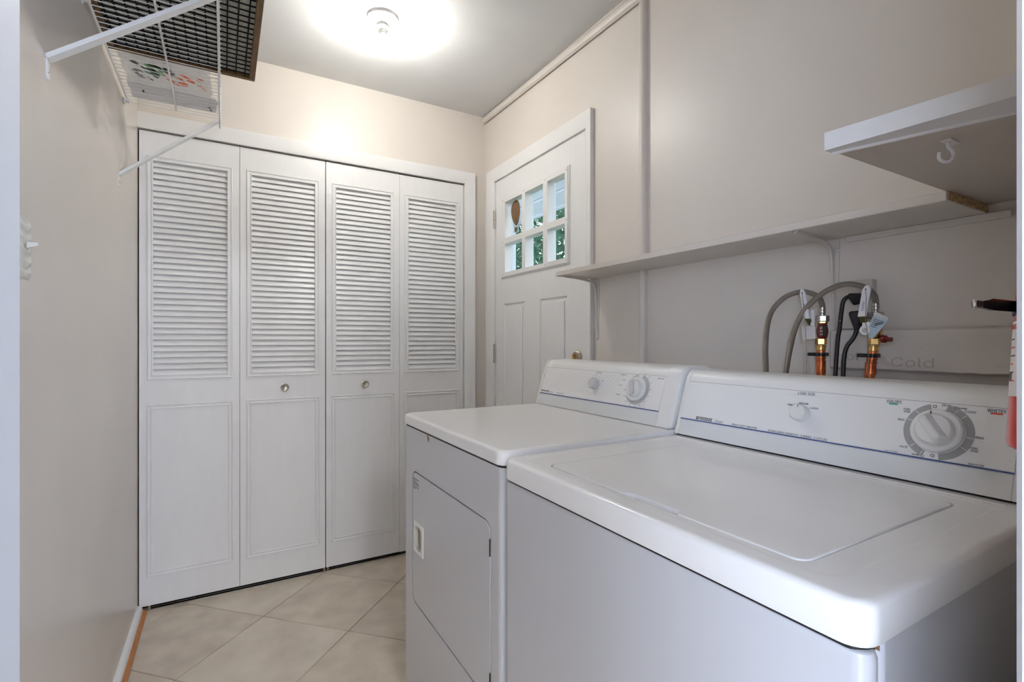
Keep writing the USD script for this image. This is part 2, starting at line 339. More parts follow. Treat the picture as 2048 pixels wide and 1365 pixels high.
obj('floor_track', bx(XL + .04, 1.16, YB + .012, YB + .030, 0, .004, .001), 'steel', cl)
for x in (-.272, .43, .447, 1.15): obj('pivot_pin', bx(x - .004, x + .004, YB + .012, YB + .022, .002, .026), 'antique_brass', cl)
# the room the camera stands in: plain walls round a window
hall = thing('adjoining_room', 'plain white room seen only as the doorway side', 'room', kind='structure')
obj('hall_floor', bx(-2.2, 2.2, -3.3, -.02, -.06, -.001), 'tile_b', hall)
obj('hall_ceiling', bx(1.43, 2.2, -3.3, .03, ZC, ZC + .12), 'ceiling_paint', hall)
obj('hall_wall', cut(bx(-2.2, -2.1, -3.3, .03, 0, ZC), bx(-2.3, -2.0, -2.7, -.5, .70, 2.20)), 'ceiling_paint', hall); obj('hall_wall', bx(2.1, 2.2, -3.3, .03, 0, ZC), 'ceiling_paint', hall)
obj('hall_wall', bx(-2.2, XL - .1, -.02, .13, 0, ZC), 'ceiling_paint', hall); obj('hall_wall', bx(1.43, 2.2, -.02, .13, 0, ZC), 'ceiling_paint', hall)
obj('hall_wall', cut(bx(-2.2, 2.2, -3.3, -3.2, 0, ZC), bx(.75, 1.95, -3.4, -3.1, .75, 2.15)), 'ceiling_paint', hall)
obj('added_hall_panel', bx(-.08, .48, -1.98, -1.42, 2.40, ZC, .01), 'white_trim', hall)  # panel added above the fill light, not a known fixture
# doorway liners either side of the camera
solo('trim_1', bx(-.048, -.0254, -.03, YN + .0005, 0, 2.06, .003), 'jamb_left_shaded', 'white painted doorway jamb at the left edge, beside the light switch', 'door jamb', **S)
solo('trim_2', bx(.3842, .409, -.03, YN + .0005, 0, 2.06, .003), 'jamb_right_shaded', 'white painted doorway jamb in front of the fire extinguisher', 'door jamb', **S)
# half-round trims on the right wall
def half(z0a, z1a, z0b, z1b, ya, yb, dep):
    rings = []
    for y, z0, z1 in ((ya, z0a, z1a), (yb, z0b, z1b)):
        t = np.linspace(-90, 90, 9); rings.append(np.array([[XR - dep * math.cos(math.radians(a)) ** .7 if abs(a) < 90 else (XR if a > 0 else XR - .009), y, (z0 + z1) / 2 + (z1 - z0) / 2 * math.sin(math.radians(a))] for a in t]))
    return loft(rings)
solo('trim_3', half(2.398, 2.4365, 2.345, 2.395, YB, YN, .024), 'shelf_paint', 'long half-round beige moulding along the ceiling over the outside door', 'moulding', **S)
def post(y0, y1, z0, z1, dep):
    q = [(XR, y0), (XR - dep * .55, y0)] + [(XR - dep * (.55 + .45 * math.sin(a)), (y0 + y1) / 2 - (y1 - y0) / 2 * math.cos(a)) for a in np.linspace(.3, math.pi - .3, 9)] + [(XR - dep * .55, y1), (XR, y1)]
    return loft([np.array([[x, y, z] for x, y in q]) for z in (z0, z1)])
solo('trim_4', post(1.301, 1.327, 0, 2.40, .022), 'beige_paint', 'vertical beige batten running up the wall between door and shelf', 'batten', **S)
# closet casing
cc = thing('trim_5', 'white casing across the top and right of the closet doors', 'door casing', (0.43, YB, 0), kind='structure')
prof = lambda w: [(0, 0), (0, .012), (w * .12, .015), (w * .8, .019), (w, .019), (w, 0)]
def strip_h(u0, u1, v0, w, B, flipv=1, mitre0=0, mitre1=0):
    rings = [np.array([[u + (m * o), v0 + flipv * o, h] for o, h in prof(w)]) for u, m in ((u0, mitre0), (u1, mitre1))]
    return put(loft(rings), B)
def strip_v(v0, v1, u0, w, B, flipu=1, mitre0=0, mitre1=0):
    rings = [np.array([[u0 + flipu * o, v + (m * o), h] for o, h in prof(w)]) for v, m in ((v0, mitre0), (v1, mitre1))]
    return put(loft(rings), B)
obj('head_casing', strip_h(XL, 1.18, 2.032, .064, BF, 1, 0, 1), 'white_trim', cc)
obj('side_casing', strip_v(0, 2.032, 1.18, .062, BF, 1, 0, 1), 'white_trim', cc)
obj('jamb', bx(1.18, 1.19, YB, YB + .1, 0, 2.032), 'white_trim', cc)
# outside door casing
dc = thing('trim_6', 'white casing around the outside door with its window', 'door casing', (XR, 2.05, 0), kind='structure')
obj('head_casing', strip_h(-2.446, -1.636, 2.027, .069, BR, 1, -1.3, .53), 'white_trim', dc)
obj('side_casing', strip_v(0, 2.027, -2.446, .089, BR, -1, 0, .77), 'white_trim', dc)
obj('side_casing', strip_v(0, 2.027, -1.636, .0365, BR, 1, 0, 1.9), 'white_trim', dc)
obj('stop', cat(bx(XR - .012, XR + .06, 1.632, 1.640, 0, 2.036), bx(XR - .006, XR + .06, 2.447, 2.455, 0, 2.036), bx(XR - .012, XR + .06, 1.64, 2.447, 2.0295, 2.036)), 'white_trim', dc)
# baseboard
bb = thing('baseboard_left', 'low white baseboard with orange wood shoe strip along the left wall', 'baseboard', (XL, 1.4, 0), kind='structure')
q = [(XL, 0), (XL + .019, 0), (XL + .019, .018), (XL + .015, .028), (XL + .008, .035), (XL, .037)]
obj('board', loft([np.array([[x, y, z] for x, z in q]) for y in (YN, YB - .006)]), 'white_trim', bb)
q = [(XL + .019, 0), (XL + .033, 0), (XL + .032, .008), (XL + .027, .013), (XL + .019, .014)]
obj('shoe_strip', loft([np.array([[x, y, z] for x, z in q]) for y in (YN, YB - .008)]), 'orange_wood', bb, 'orange varnished wood strip')

# ------------------------------------------------------------------ louvred bifold closet doors
LW, Z0, Z1, YD = .3690, .0235, 2.0275, YB + .004
BD = basis((0, YD, 0), (1, 0, 0), (0, 0, 1), (0, -1, 0))
def leaf(door, u0, knob, dz=0.0):
    z0, z1 = Z0 + dz, Z1 + dz; u1 = u0 + LW
    lo = (u0 + .046, u1 - .046, .995 + dz, 1.908 + dz)
    fr = Polygon([(u0, z0), (u1, z0), (u1, z1), (u0, z1)]).difference(sbox(lo[0], lo[2], lo[1], lo[3]))
    L = obj('leaf', extr(fr, -.030, 0, BD), 'door_white', door, smooth=False)
    bead = [(.0, -.006), (.0, .004), (.003, .005), (.006, .002), (.013, .002), (.016, .0055), (.0195, .005), (.021, 0), (.021, -.006)]
    obj('louvre_moulding', mring(lo[0] + .002, lo[1] - .002, lo[2] + .002, lo[3] - .002, bead, BD), 'door_white', L)
    bead2 = [(0, -.001), (.001, .004), (.004, .005), (.007, .002), (.013, .002), (.016, .005), (.019, .004), (.021, -.001)]
    obj('panel_moulding', mring(u0 + .046, u1 - .046, .165 + dz, .851 + dz, bead2, BD), 'door_white', L)
    n = 36; p = (lo[3] - lo[2]) / n
    for k in range(n):
        zc = lo[2] + p * (k + .5)
        a = bx(lo[0] - .002, lo[1] + .002, -.0025, .0025, -.0146, .0146, .001); t = math.radians(-25)
        v = np.array(a.vertices); y = v[:, 1] * math.cos(t) - v[:, 2] * math.sin(t); z = v[:, 1] * math.sin(t) + v[:, 2] * math.cos(t)
        v = np.column_stack([v[:, 0], YD + .0095 + y, zc + z]); s = trimesh.Trimesh(v, a.faces, process=False)
        obj('slat', s, 'door_white', L, smooth=False)
    if knob:
        c = (u0 + LW / 2 + .002, YD, .923)
        pr = [(.0155, 0), (.0175, .002), (.0165, .004), (.009, .006), (.008, .014), (.013, .018), (.0168, .022), (.0172, .026), (.015, .0285), (.0135, .0275), (.010, .0255), (.004, .0245), (.0, .0243)]
        obj('knob', lathe(pr, c, (0, -1, 0), 32), 'nickel', L, 'aged nickel dished round knob')
d1 = thing('door_1', 'left pair of white louvred bifold closet doors beside the left wall', 'closet door', (-.3, YD, 0), 'louvred bifold closet doors', 'structure')
leaf(d1, -.3065, False); leaf(d1, .0640, True)
d2 = thing('door_2', 'right pair of white louvred bifold closet doors behind the dryer', 'closet door', (.44, YD, 0), 'louvred bifold closet doors', 'structure')
leaf(d2, .4375, True, -.0005); leaf(d2, .8080, False, -.0025)

# ------------------------------------------------------------------ outside door with six panes
XD = XR - .002
BO = basis((XD, 0, 0), (0, -1, 0), (0, 0, 1), (-1, 0, 0))
d3 = thing('door_3', 'white panelled outside door with a six-pane window and deadbolt', 'door', (XD, 2.44, 0), kind='structure')
cols, rows = [(-2.325, -2.150), (-2.118, -1.958), (-1.922, -1.785)], [(1.508, 1.660), (1.690, 1.884)]
slabm = bx(XD, XD + .044, 1.6425, 2.4445, .008, 2.0275, .002)
holes = [put(extr(sbox(-2.330, 1.500, -1.780, 1.890), -.08, .02), BO)]
PAN = [(-2.355, -2.138), (-2.002, -1.781)]
for u0, u1 in PAN: holes.append(mring(u0 + .022, u1 - .022, .78, 1.320, [(-.001, .02), (-.001, -.004), (.006, -.007), (.014, -.007), (.022, -.001), (.022, .02)], BO))
slabm = cut(slabm, *holes)
D = obj('slab', slabm, 'door_white', d3, smooth=20)
for u0, u1 in PAN:
    P = [(u, v, h) for (du, h) in ((.022, -.004), (.046, .0005)) for u in (u0 + du, u1 - du) for v in (.78 - .022 + du, 1.342 - du)]
    obj('panel', put(trimesh.Trimesh(P).convex_hull, BO), 'door_white', d3, smooth=False)
fr = sbox(-2.368, 1.486, -1.764, 1.906)
for c0, c1 in cols:
    for r0, r1 in rows: fr = fr.difference(sbox(c0, r0, c1, r1))
W = obj('window_frame', extr(fr, -.040, .010, BO), 'white_trim', d3, smooth=False)
obj('frame_lip', mring(-2.368, -1.764, 1.486, 1.906, [(-.004, -.001), (-.004, .007), (.006, .005), (.009, -.001)], BO), 'white_trim', W)
for c0, c1 in cols:
    for r0, r1 in rows:
        obj('pane', bx(XD + .026, XD + .029, -c1 - .003, -c0 + .003, r0 - .003, r1 + .003), 'pane_glass', W, smooth=False)
for u, v in [(-2.347, 1.895), (-2.134, 1.895), (-1.940, 1.895), (-1.774, 1.895), (-2.347, 1.497), (-2.134, 1.497), (-1.940, 1.497), (-1.774, 1.497), (-2.347, 1.675), (-1.774, 1.675)]:
    obj('screw', lathe([(.0028, 0), (.0022, .001), (0, .0013)], BO[0] + BO[1] * u + BO[2] * v + BO[3] * .010, BO[3], 8), 'print_faint', W)
for z0, z1 in ((1.768, 1.867), (1.019, 1.124)):
    h = obj('hinge', bx(XD - .009, XD - .006, 2.440, 2.462, z0, z1, .001), 'steel', d3)
    for k in range(5):
        zz = z0 + (z1 - z0) * k / 5
        obj('knuckle', lathe([(.0052, .0006), (.0058, .0015), (.0058, (z1 - z0) / 5 - .0015), (.0052, (z1 - z0) / 5 - .0006)], (XD - .011, 2.4465, zz), n=12), 'steel', h)
db = obj('deadbolt', lathe([(.029, 0), (.0305, .003), (.029, .008), (.024, .012), (.021, .0125), (.0195, .009), (.012, .009), (.0, .009)], (XD, 1.705, 1.072), (-1, 0, 0), 32), 'nickel', d3, 'round brass and nickel deadbolt rose')
obj('thumb_turn', bx(XD - .030, XD - .008, 1.7005, 1.7095, 1.060, 1.084, .003), 'brass', db, 'brass thumb turn')

# ------------------------------------------------------------------ ceiling lamp
CX, CY = .552, 1.985
lamp = thing('ceiling_lamp', 'white porcelain ceiling lampholder with a lit spiral bulb', 'ceiling light', (CX, CY, ZC))
obj('canopy', lathe([(.061, 0), (.0615, -.004), (.059, -.010), (.054, -.0125), (.040, -.018), (.028, -.026), (.0245, -.030)], (CX, CY, ZC), n=40), 'porcelain', lamp)
obj('socket', lathe([(.0245, -.028), (.0235, -.036), (.0245, -.040), (.0215, -.050), (.0185, -.052), (.0185, -.046)], (CX, CY, ZC), n=32), 'porcelain', lamp)
obj('canopy_screw', lathe([(.006, -.016), (.006, -.021), (.003, -.0225), (0, -.0225)], (CX - .022, CY - .026, ZC), n=12), 'steel', lamp)
blb = obj('bulb', lathe([(.0155, -.048), (.0165, -.056), (.0165, -.066), (.019, -.070), (.0195, -.077), (.016, -.079), (0, -.079)], (CX, CY, ZC), n=28), 'porcelain', lamp)
t = np.linspace(0, 1, 90); rr = .0185 * np.sqrt(np.clip(1 - ((t - .45) / .75) ** 2, .2, 1))
pts = np.column_stack([CX + rr * np.cos(2 * np.pi * 3.6 * t), CY + rr * np.sin(2 * np.pi * 3.6 * t), ZC - .079 - .040 * t])
obj('spiral_tube', tube(pts, .0058, 7), 'bulb_glow', blb, 'glowing white spiral tube', smooth=True)

# ------------------------------------------------------------------ dryer and washer
def console(t, y0, y1, face0, face1, dx, dz, near_cap, far_cap):
    """Control console: body, fascia, display face, end caps. Returns its display-face basis."""
    G = lambda pts: [(x + dx, (z if z > .912 else .9088) + dz) for x, z in pts]
    body = G([(.9875, .9115), (.9895, .918), (.9955, .930), (.9985, .9455), (1.0295, 1.0375), (1.034, 1.0495), (1.0415, 1.0585), (1.052, 1.0645), (1.064, 1.0665), (1.125, 1.0665), (1.150, 1.058), (1.163, 1.035), (1.165, .9115)])
    mk = lambda q, a, b: loft([np.array([[x, y, z] for x, z in q]) for y in (a, b)])
    C_ = obj('console', mk(body, y0 + near_cap, y1 - far_cap), 'console_plastic', t, smooth=25)
    ctr = np.mean(body, 0)
    for a, b, r in ((y0, y0 + near_cap, near_cap), (y1 - far_cap, y1, far_cap)):
        out = []
        for x, z in body:
            d = V3(x, z) - ctr; out.append(tuple(V3(x, z) + d / np.linalg.norm(d) * .0022))
        ins = [tuple(V3(x, z) * .93 + ctr * .07) for x, z in body]
        mid = [tuple(V3(x, z) * .985 + ctr * .015) for x, z in out]
        near = a == y0; e = min(.5 * r, .012)
        lv = [(a, ins), (a + e * .35, mid), (a + e, out), (b, out)] if near else [(a, out), (b - e, out), (b - e * .35, mid), (b, ins)]
        obj('end_cap', loft([np.array([[x, y, max(z, .9088 + dz)] for x, z in q]) for y, q in lv]), 'console_plastic', C_, smooth=35)
    obj('fascia', mk(G([(.9866, .9088), (.9886, .919), (.9943, .930), (.9972, .9445), (.999, .9445), (.999, .9088)]), face0 + .001, face1 - .001), 'fascia_plastic', C_, smooth=40)
    P0, P1 = V3(.998 + dx, 0, .947 + dz), V3(1.030 + dx, 0, 1.038 + dz); T = (P1 - P0) / np.linalg.norm(P1 - P0)
    B = basis(P0, (0, -1, 0), T, (-T[2], 0, T[0]))
    obj('display_face', extr(sbox(-face1, .0015, -face0, .0955), -.001, .0011, B), 'console_face', C_, smooth=False)
    obj('groove', extr(sbox(-face1, .0962, -face0, .0972), -.001, .0008, B), 'print_mid', C_, smooth=False)
    obj('stripe', extr(sbox(-face1, -.0010, -face0, .0013), -.001, .0013, B), 'print_blue', C_, 'dark blue pinstripe', smooth=False)
    obj('black_gap_shade', bx(.993 + dx, 1.16 + dx, y0 + .006, y1 - .006, .9050 + dz, .9100 + dz), 'black_gap_shade', C_)  # dark strip painting the shaded gap under the console
    O = B[0] + B[3] * .0011
    return C_, basis(O, B[1], B[2], B[3])
def dial(C_, B, u, v, rk, rs, ring, ticks, gap, knob='knob_white'):
    g = None
    for a0, a1 in gap: obj('dial_ring', extr(arc(u, v, ring[0], ring[1], a0, a1), 0, .0004, B), 'print_grey' if ring[2] else 'print_mid', C_, smooth=False)
    for a in ticks:
        c, s = math.cos(math.radians(a)), math.sin(math.radians(a)); p = lambda r, w: (u + r * c - w * s, v + r * s + w * c)
        obj('tick', extr([p(ring[0] + .001, -.0005), p(ring[1] - .001, -.0005), p(ring[1] - .001, .0005), p(ring[0] + .001, .0005)], .0003, .0007, B), 'console_face', C_, smooth=False)
    c = B[0] + B[1] * u + B[2] * v
    k = obj('timer_dial', lathe([(rs - .001, .0015), (rs, .003), (rs, .008), (rs - .002, .0105), (rk + .003, .0115), (rk, .010), (0, .010)], c, B[3], 44), knob, C_, 'round white timer dial')
    obj('dial_knob', lathe([(rk, .010), (rk - .001, .018), (rk - .003, .021), (rk * .55, .0225), (0, .023)], c, B[3], 40), 'knob_white', k)
    return k, c
# ---- dryer
DX0, DX1, DY0, DY1 = .492, 1.165, .889, 1.528
dry = thing('dryer', 'white front-loading dryer with a recessed handle, standing before the outside door', 'dryer', (.83, 1.21, 0))
obj('cabinet', slab(DX0 + .024, DX1, DY0 + .002, DY1 - .002, [(.085, .002), (.09, 0), (.882, 0)], .012), 'enamel_shaded', dry)
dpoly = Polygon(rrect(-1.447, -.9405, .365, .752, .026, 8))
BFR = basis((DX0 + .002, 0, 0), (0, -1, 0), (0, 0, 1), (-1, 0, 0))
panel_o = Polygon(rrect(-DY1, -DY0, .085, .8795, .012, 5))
fp = obj('front_panel', cut(slab(DX0, DX0 + .040, DY0, DY1, [(.080, .010), (.084, .003), (.092, 0), (.879, 0)], .0195), extr(dpoly.buffer(.0028), -.009, .02, BFR)), 'enamel_shaded', dry, smooth=35)
rings = []
for h, i in ((-.008, .0012), (-.0005, .0012), (.0015, .002), (.0025, .0045)):
    q = rrect(-1.447 + i, -.9405 - i, .365 + i, .752 - i, .026 - i * .5, 8); rings.append(np.column_stack([q, np.full(len(q), h)]))
door_m = loft(rings)
hp = Polygon(rrect(-1.4205, -1.366, .530, .598, .016, 6))
door_m = put(cut(door_m, extr(hp.buffer(.0005), -.0075, .02)), BFR)
dd = obj('door', door_m, 'enamel_shaded', dry, smooth=35)
plate = Polygon(rrect(-1.430, -1.352, .519, .609, .004, 3)).difference(hp)
ph = obj('handle', extr(plate, .0022, .0042, BFR), 'console_plastic', dd, 'recessed ivory plastic pull', smooth=False)
obj('handle_cup', extr(hp.buffer(.0004).difference(hp.buffer(-.0018)), -.0074, .0042, BFR), 'ivory', ph, smooth=False)
obj('handle_back', extr(hp.buffer(-.0016), -.0074, -.0055, BFR), 'ivory_dark', ph, smooth=False)
for z0, z1 in ((.682, .719), (.398, .433)):
    h = obj('hinge', extr(sbox(-.9455, z0, -.9385, z1), -.002, .0032, BFR), 'steel', dd)
    for k in range(4): obj('knuckle', lathe([(.0018, .0004), (.002, .001), (.002, (z1 - z0) / 4 - .001), (.0018, (z1 - z0) / 4 - .0004)], V3(DX0 - .0015, .9405, z0 + (z1 - z0) * k / 4), n=8), 'black_gap_shade', h)
for k, (w, v) in enumerate(((.052, .7325), (.030, .7275), (.048, .7215), (.051, .7165), (.050, .7095), (.028, .7045))):
    obj('notice_line', extr(sbox(-1.446 + .004, v - .0009, -1.446 + .004 + w, v + .0009), .002, .0028, BFR), 'print_dark', dd, smooth=False)
cap = slab(DX0 - .004, DX1 + .004, DY0 - .002, DY1 + .002, [(.8835, .003), (.886, .0008), (.9075, .0005), (.9115, .0022), (.9138, .0050), (.9149, .0085), (.9152, .0125)], .026)
obj('top', cap, 'enamel_top_lit', dry, smooth=40)
obj('top_gap', slab(DX0 + .003, DX1, DY0 + .003, DY1 - .003, [(.878, 0), (.884, 0)], .018), 'black_gap_shade', dry)  # black filler, shade of the gap under the dryer top as colour
for k, (y, z, a, b) in enumerate(((1.318, .879, .004, .010), (1.310, .873, .003, .006), (1.315, .869, .0025, .006))):
    obj('paint_chip', extr(Point(-y, z - .004).buffer(1, 3).intersection(Point(-y, z).buffer(5)).intersection(sbox(-9, -9, 9, 9)) if False else affinity.scale(Point(-y, z - .004).buffer(1, 2), a, b), .0015, .0022, BFR), 'rust', fp, smooth=False)
for x in (DX0 + .05, DX1 - .05):
    for y in (DY0 + .045, DY1 - .045): obj('foot', lathe([(.020, 0), (.022, .004), (.022, .014), (.009, .018), (.009, .094), (0, .094)], (x, y, 0), n=16), 'rust', dry, 'brown levelling foot')
dc_, DB = console(dry, DY0 + .004, DY1 + .0005, .945, 1.513, -.004, .0075, .050, .013)
for k in range(19):       # fine printed wave lines
    u0 = -1.475 + k * .0165
    pts = [(u0 + .030 * math.sin(s * 1.5 + .2) + .04 * s, .018 + .070 * s) for s in np.linspace(0, 1, 9)]
    pg = Polygon([(u - .0016, v) for u, v in pts] + [(u + .0016, v) for u, v in pts[::-1]])
    obj('wave_line', extr(pg, 0, .0002, DB), 'print_light', dc_, smooth=False)
obj('button_wedge_print', extr(Polygon([(-1.232, .040), (-1.212, .040), (-1.2185, .026)]).buffer(.003), 0, .0003, DB), 'print_light', dc_, smooth=False)  # small wedge, slightly darker than the face, below the start button
k1 = obj('push_button', lathe([(.016, 0), (.0175, .002), (.0175, .016), (.0155, .019), (0, .0195)], DB[0] + DB[1] * -1.2225 + DB[2] * .054, DB[3], 32), 'knob_grey', dc_, 'small round grey start button')
kd, kc = dial(dc_, DB, -1.039, .0525, .0245, .0355, (.0355, .0445, 0), (), ((-150, 75), (100, 140), (150, 180)))
obj('dial_grip', extr(Polygon(rrect(-.0075, .0075, -.0215, .0215, .005, 5)), .0215, .0262, basis(kc, DB[1] * .94 + DB[2] * .34, DB[2] * .94 - DB[1] * .34, DB[3])), 'knob_grey', kd)
for a in range(0, 300, 26):
    q = math.radians(70 - a * .85); obj('numeral', text(str(10 * (a // 26 + 1)), .0028, -1.039 + .050 * math.cos(q), .0515 + .050 * math.sin(q), DB, .0001, centre=True), 'print_faint', dc_, smooth=False)
for s, h, u, v, m in (('END SIGNAL', .0030, -1.231, .0905, 'print_faint'), ('AUTOMATIC', .0030, -1.122, .0895, 'print_faint'), ('TIMED DRY', .0032, -.975, .0875, 'print_faint'), ('LESS DRY', .0024, -1.108, .075, 'print_faint'),
                      ('COTTON', .0024, -1.118, .058, 'print_faint'), ('MORE DRY', .0024, -1.118, .030, 'print_faint'), ('START', .0022, -1.198, .066, 'print_faint')):
    obj('lettering', text(s, h, u, v, DB, .0001), m, dc_, smooth=False)
obj('lettering', text('FRIGIDAIRE', .0046, -1.497, .0065, DB, .0001, bold=True, width=.040), 'print_dark', dc_, smooth=False)
obj('lettering', text('Crown', .0034, -1.449, .0062, DB, .0001, slant=.35), 'print_faint', dc_, smooth=False)
obj('lettering', text('HEAVY DUTY DRYER', .0026, -1.412, .0062, DB, .0001, width=.040), 'print_faint', dc_, smooth=False)
obj('logo', extr(sbox(-1.5055, .0062, -1.4995, .0118), 0, .0004, DB), 'print_dark', dc_, smooth=False)

# ---- washer
WX0, WX1, WY0, WY1 = .492, 1.165, .223, .8835
was = thing('washer', 'white top-loading washing machine with a large timer dial, nearest the doorway', 'washing machine', (.83, .55, 0))
obj('cabinet', slab(WX0 + .031, WX1, WY0 + .0035, WY1 - .002, [(.03, .002), (.035, 0), (.866, 0)], .010), 'enamel_shaded', was)
obj('front_panel', slab(WX0 + .001, WX0 + .031, WY0 + .0008, WY1 - .001, [(.03, .010), (.034, .003), (.042, 0), (.852, 0), (.858, .002), (.8605, .006)], .014), 'enamel_shaded', was, smooth=35)
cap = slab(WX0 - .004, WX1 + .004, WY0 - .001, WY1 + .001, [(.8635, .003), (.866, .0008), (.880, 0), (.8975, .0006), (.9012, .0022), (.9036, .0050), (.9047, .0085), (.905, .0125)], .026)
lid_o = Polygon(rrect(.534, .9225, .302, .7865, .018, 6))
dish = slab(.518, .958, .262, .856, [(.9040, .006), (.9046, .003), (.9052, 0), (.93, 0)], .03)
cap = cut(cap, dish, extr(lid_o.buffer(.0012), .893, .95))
obj('top', cap, 'enamel_top_lit', was, smooth=40)
obj('top_gap', slab(WX0 + .004, WX1, WY0 + .006, WY1 - .003, [(.857, 0), (.8645, 0)], .014), 'black_gap_shade', was)  # black filler, shade of the gap under the washer top as colour
rings = []
for z, i in ((.8945, .0012), (.9025, .0012), (.9045, .0022), (.9053, .0045)):
    q = rrect(.534 + i, .9225 - i, .302 + i, .7865 - i, .018 - i * .5, 6); rings.append(np.column_stack([q, np.full(len(q), z)]))
notch = Polygon([(.52, .590), (.536, .590), (.547, .572), (.5485, .566), (.5485, .484), (.546, .478), (.536, .474), (.52, .474)])
hinge_n = Polygon([(.915, .296), (.93, .296), (.93, .309), (.915, .309)])
obj('lid', cut(loft(rings), extr(notch, .8972, .95), extr(hinge_n, .8, .95)), 'enamel_top_lit', was, 'white lid with a finger notch', smooth=35)
obj('deck_ridge', tube(spline([(.966, y, .9035) for y in np.linspace(.262, .862, 5)]), .0032, 8), 'enamel_top_lit', was)
for x in (WX0 + .06, WX1 - .06):
    for y in (WY0 + .05, WY1 - .05): obj('foot', lathe([(.022, 0), (.022, .014), (.009, .018), (.009, .04), (0, .04)], (x, y, 0), n=16), 'black_rubber', was)
obj('rust_spot', extr([(.507, .8665), (.5115, .8675), (.5165, .8635), (.5165, .8585), (.512, .8615)], 0, .0025, basis((0, WY0 + .004, 0), (1, 0, 0), (0, 0, 1), (0, -1, 0))), 'rust', was, 'brown rust spot', smooth=False)
wc_, WB = console(was, WY0 + .009, WY1 + .004, .2615, .8735, 0, 0, .028, .014)
W_ = lambda s, h, y, v, m='print_dark', **k: obj('lettering', text(s, h, -y, v, WB, .0001, **k), m, wc_, smooth=False)
W_('LOAD SIZE', .0056, .594, .0885, width=.034)
obj('hairline', extr(sbox(-.613, .0872, -.5385, .0876), 0, .0003, WB), 'print_light', wc_, smooth=False)
W_('SMALL', .0036, .6115, .0630, width=.0145); W_('MEDIUM', .0036, .588, .0685, width=.018); W_('LARGE', .0036, .5645, .0612, width=.0155)
W_('FRIGIDAIRE', .0072, .8185, .0030, bold=True, width=.037); W_('Crown', .0066, .7755, .0028, 'print_faint', slant=.35, width=.022)
obj('logo', extr(sbox(-.8275, .0030, -.8205, .0098).difference(sbox(-.8255, .0050, -.8225, .0078)), 0, .0004, WB), 'print_dark', wc_, smooth=False)
W_('HEAVY DUTY WASHER', .0040, .7280, .0028, width=.0610); W_('EXTRA LARGE CAPACITY · 2 SPEED · 5 CYCLES', .0042, .6410, .0022, width=.1190)
W_('COLORS', .0052, .4350, .0888, width=.0225); W_('WHITES', .0052, .2995, .0885, width=.0215)
obj('colour_bar', extr(sbox(-.4305, .0862, -.4180, .0880).buffer(.0004), 0, .0004, WB), 'print_green', wc_, smooth=False)
obj('colour_bar', extr(sbox(-.2950, .0858, -.2818, .0876).buffer(.0004), 0, .0004, WB), 'print_red', wc_, smooth=False)
W_('15', .0042, .3560, .0912, width=.0040); W_('HOT', .0028, .3512, .0914, width=.0060); W_('10', .0042, .3400, .0885, width=.0040); W_('WARM', .0028, .3352, .0887, width=.0110)
W_('5 COLD', .0036, .3262, .0838, width=.0138); W_('RINSE', .0034, .3092, .0445, width=.0102); W_('FINAL', .0033, .3140, .0272, width=.0098); W_('SPIN', .0033, .3128, .0228, width=.0086)
W_('FINAL', .0033, .4080, .0785, width=.0100); W_('SPIN', .0033, .4072, .0740, width=.0086); W_('RINSE', .0034, .4140, .0590, width=.0100)
W_('COLD', .0028, .4055, .0130, width=.0075); W_('6', .0042, .3970, .0128); W_('WARM', .0028, .3868, .0030, width=.0105); W_('12', .0042, .3745, .0024, width=.0042)
W_('PULL TO START', .0022, .4255, .0024, 'print_faint', width=.0190); W_('PUSH TO STOP', .0026, .3135, .0024, width=.0185)
for y, v in ((.3655, .0895), (.3590, .0070)): obj('off_mark', extr(Point(-y, v).buffer(.0026, 10).difference(Point(-y, v).buffer(.0019, 10)), 0, .0004, WB), 'print_dark', wc_, smooth=False)
kn = obj('load_knob', lathe([(.0150, 0), (.0166, .002), (.0166, .017), (.0148, .0205), (.010, .0212), (0, .0212)], WB[0] + WB[1] * -.5775 + WB[2] * .0485, WB[3], 36), 'knob_white', wc_, 'small round white load-size knob')
obj('knob_mark', extr(sbox(-.5775 - .001, .0485 + .009, -.5775 + .001, .0485 + .0145), .0211, .0216, WB), 'print_faint', kn, smooth=False)
kd, kc = dial(wc_, WB, -.3570, .0480, .0262, .0352, (.0365, .0470, 1), (79, 60, 42, -6, -32, 137, 160, 222, 246), ((-82, 80), (108, 250)))
cv = basis(kc, WB[1] * .80 + WB[2] * .60, WB[2] * .80 - WB[1] * .60, WB[3])     # turned grip ridge
rg = []
for h, w, l in ((.018, .0120, .0245), (.026, .0085, .0238), (.032, .0050, .0215), (.0335, .0030, .0190)):
    q = rrect(-w, w, -l, l, min(w * .9, .006), 5); rg.append(np.column_stack([q, np.full(len(q), h)]))
obj('dial_grip', put(loft(rg), cv), 'knob_white', kd, smooth=50)
obj('dial_mark', extr(affinity.scale(Point(-.3655, .0765).buffer(1, 8), .0012, .0022), .0108, .0118, WB), 'print_dark', kd, smooth=False)

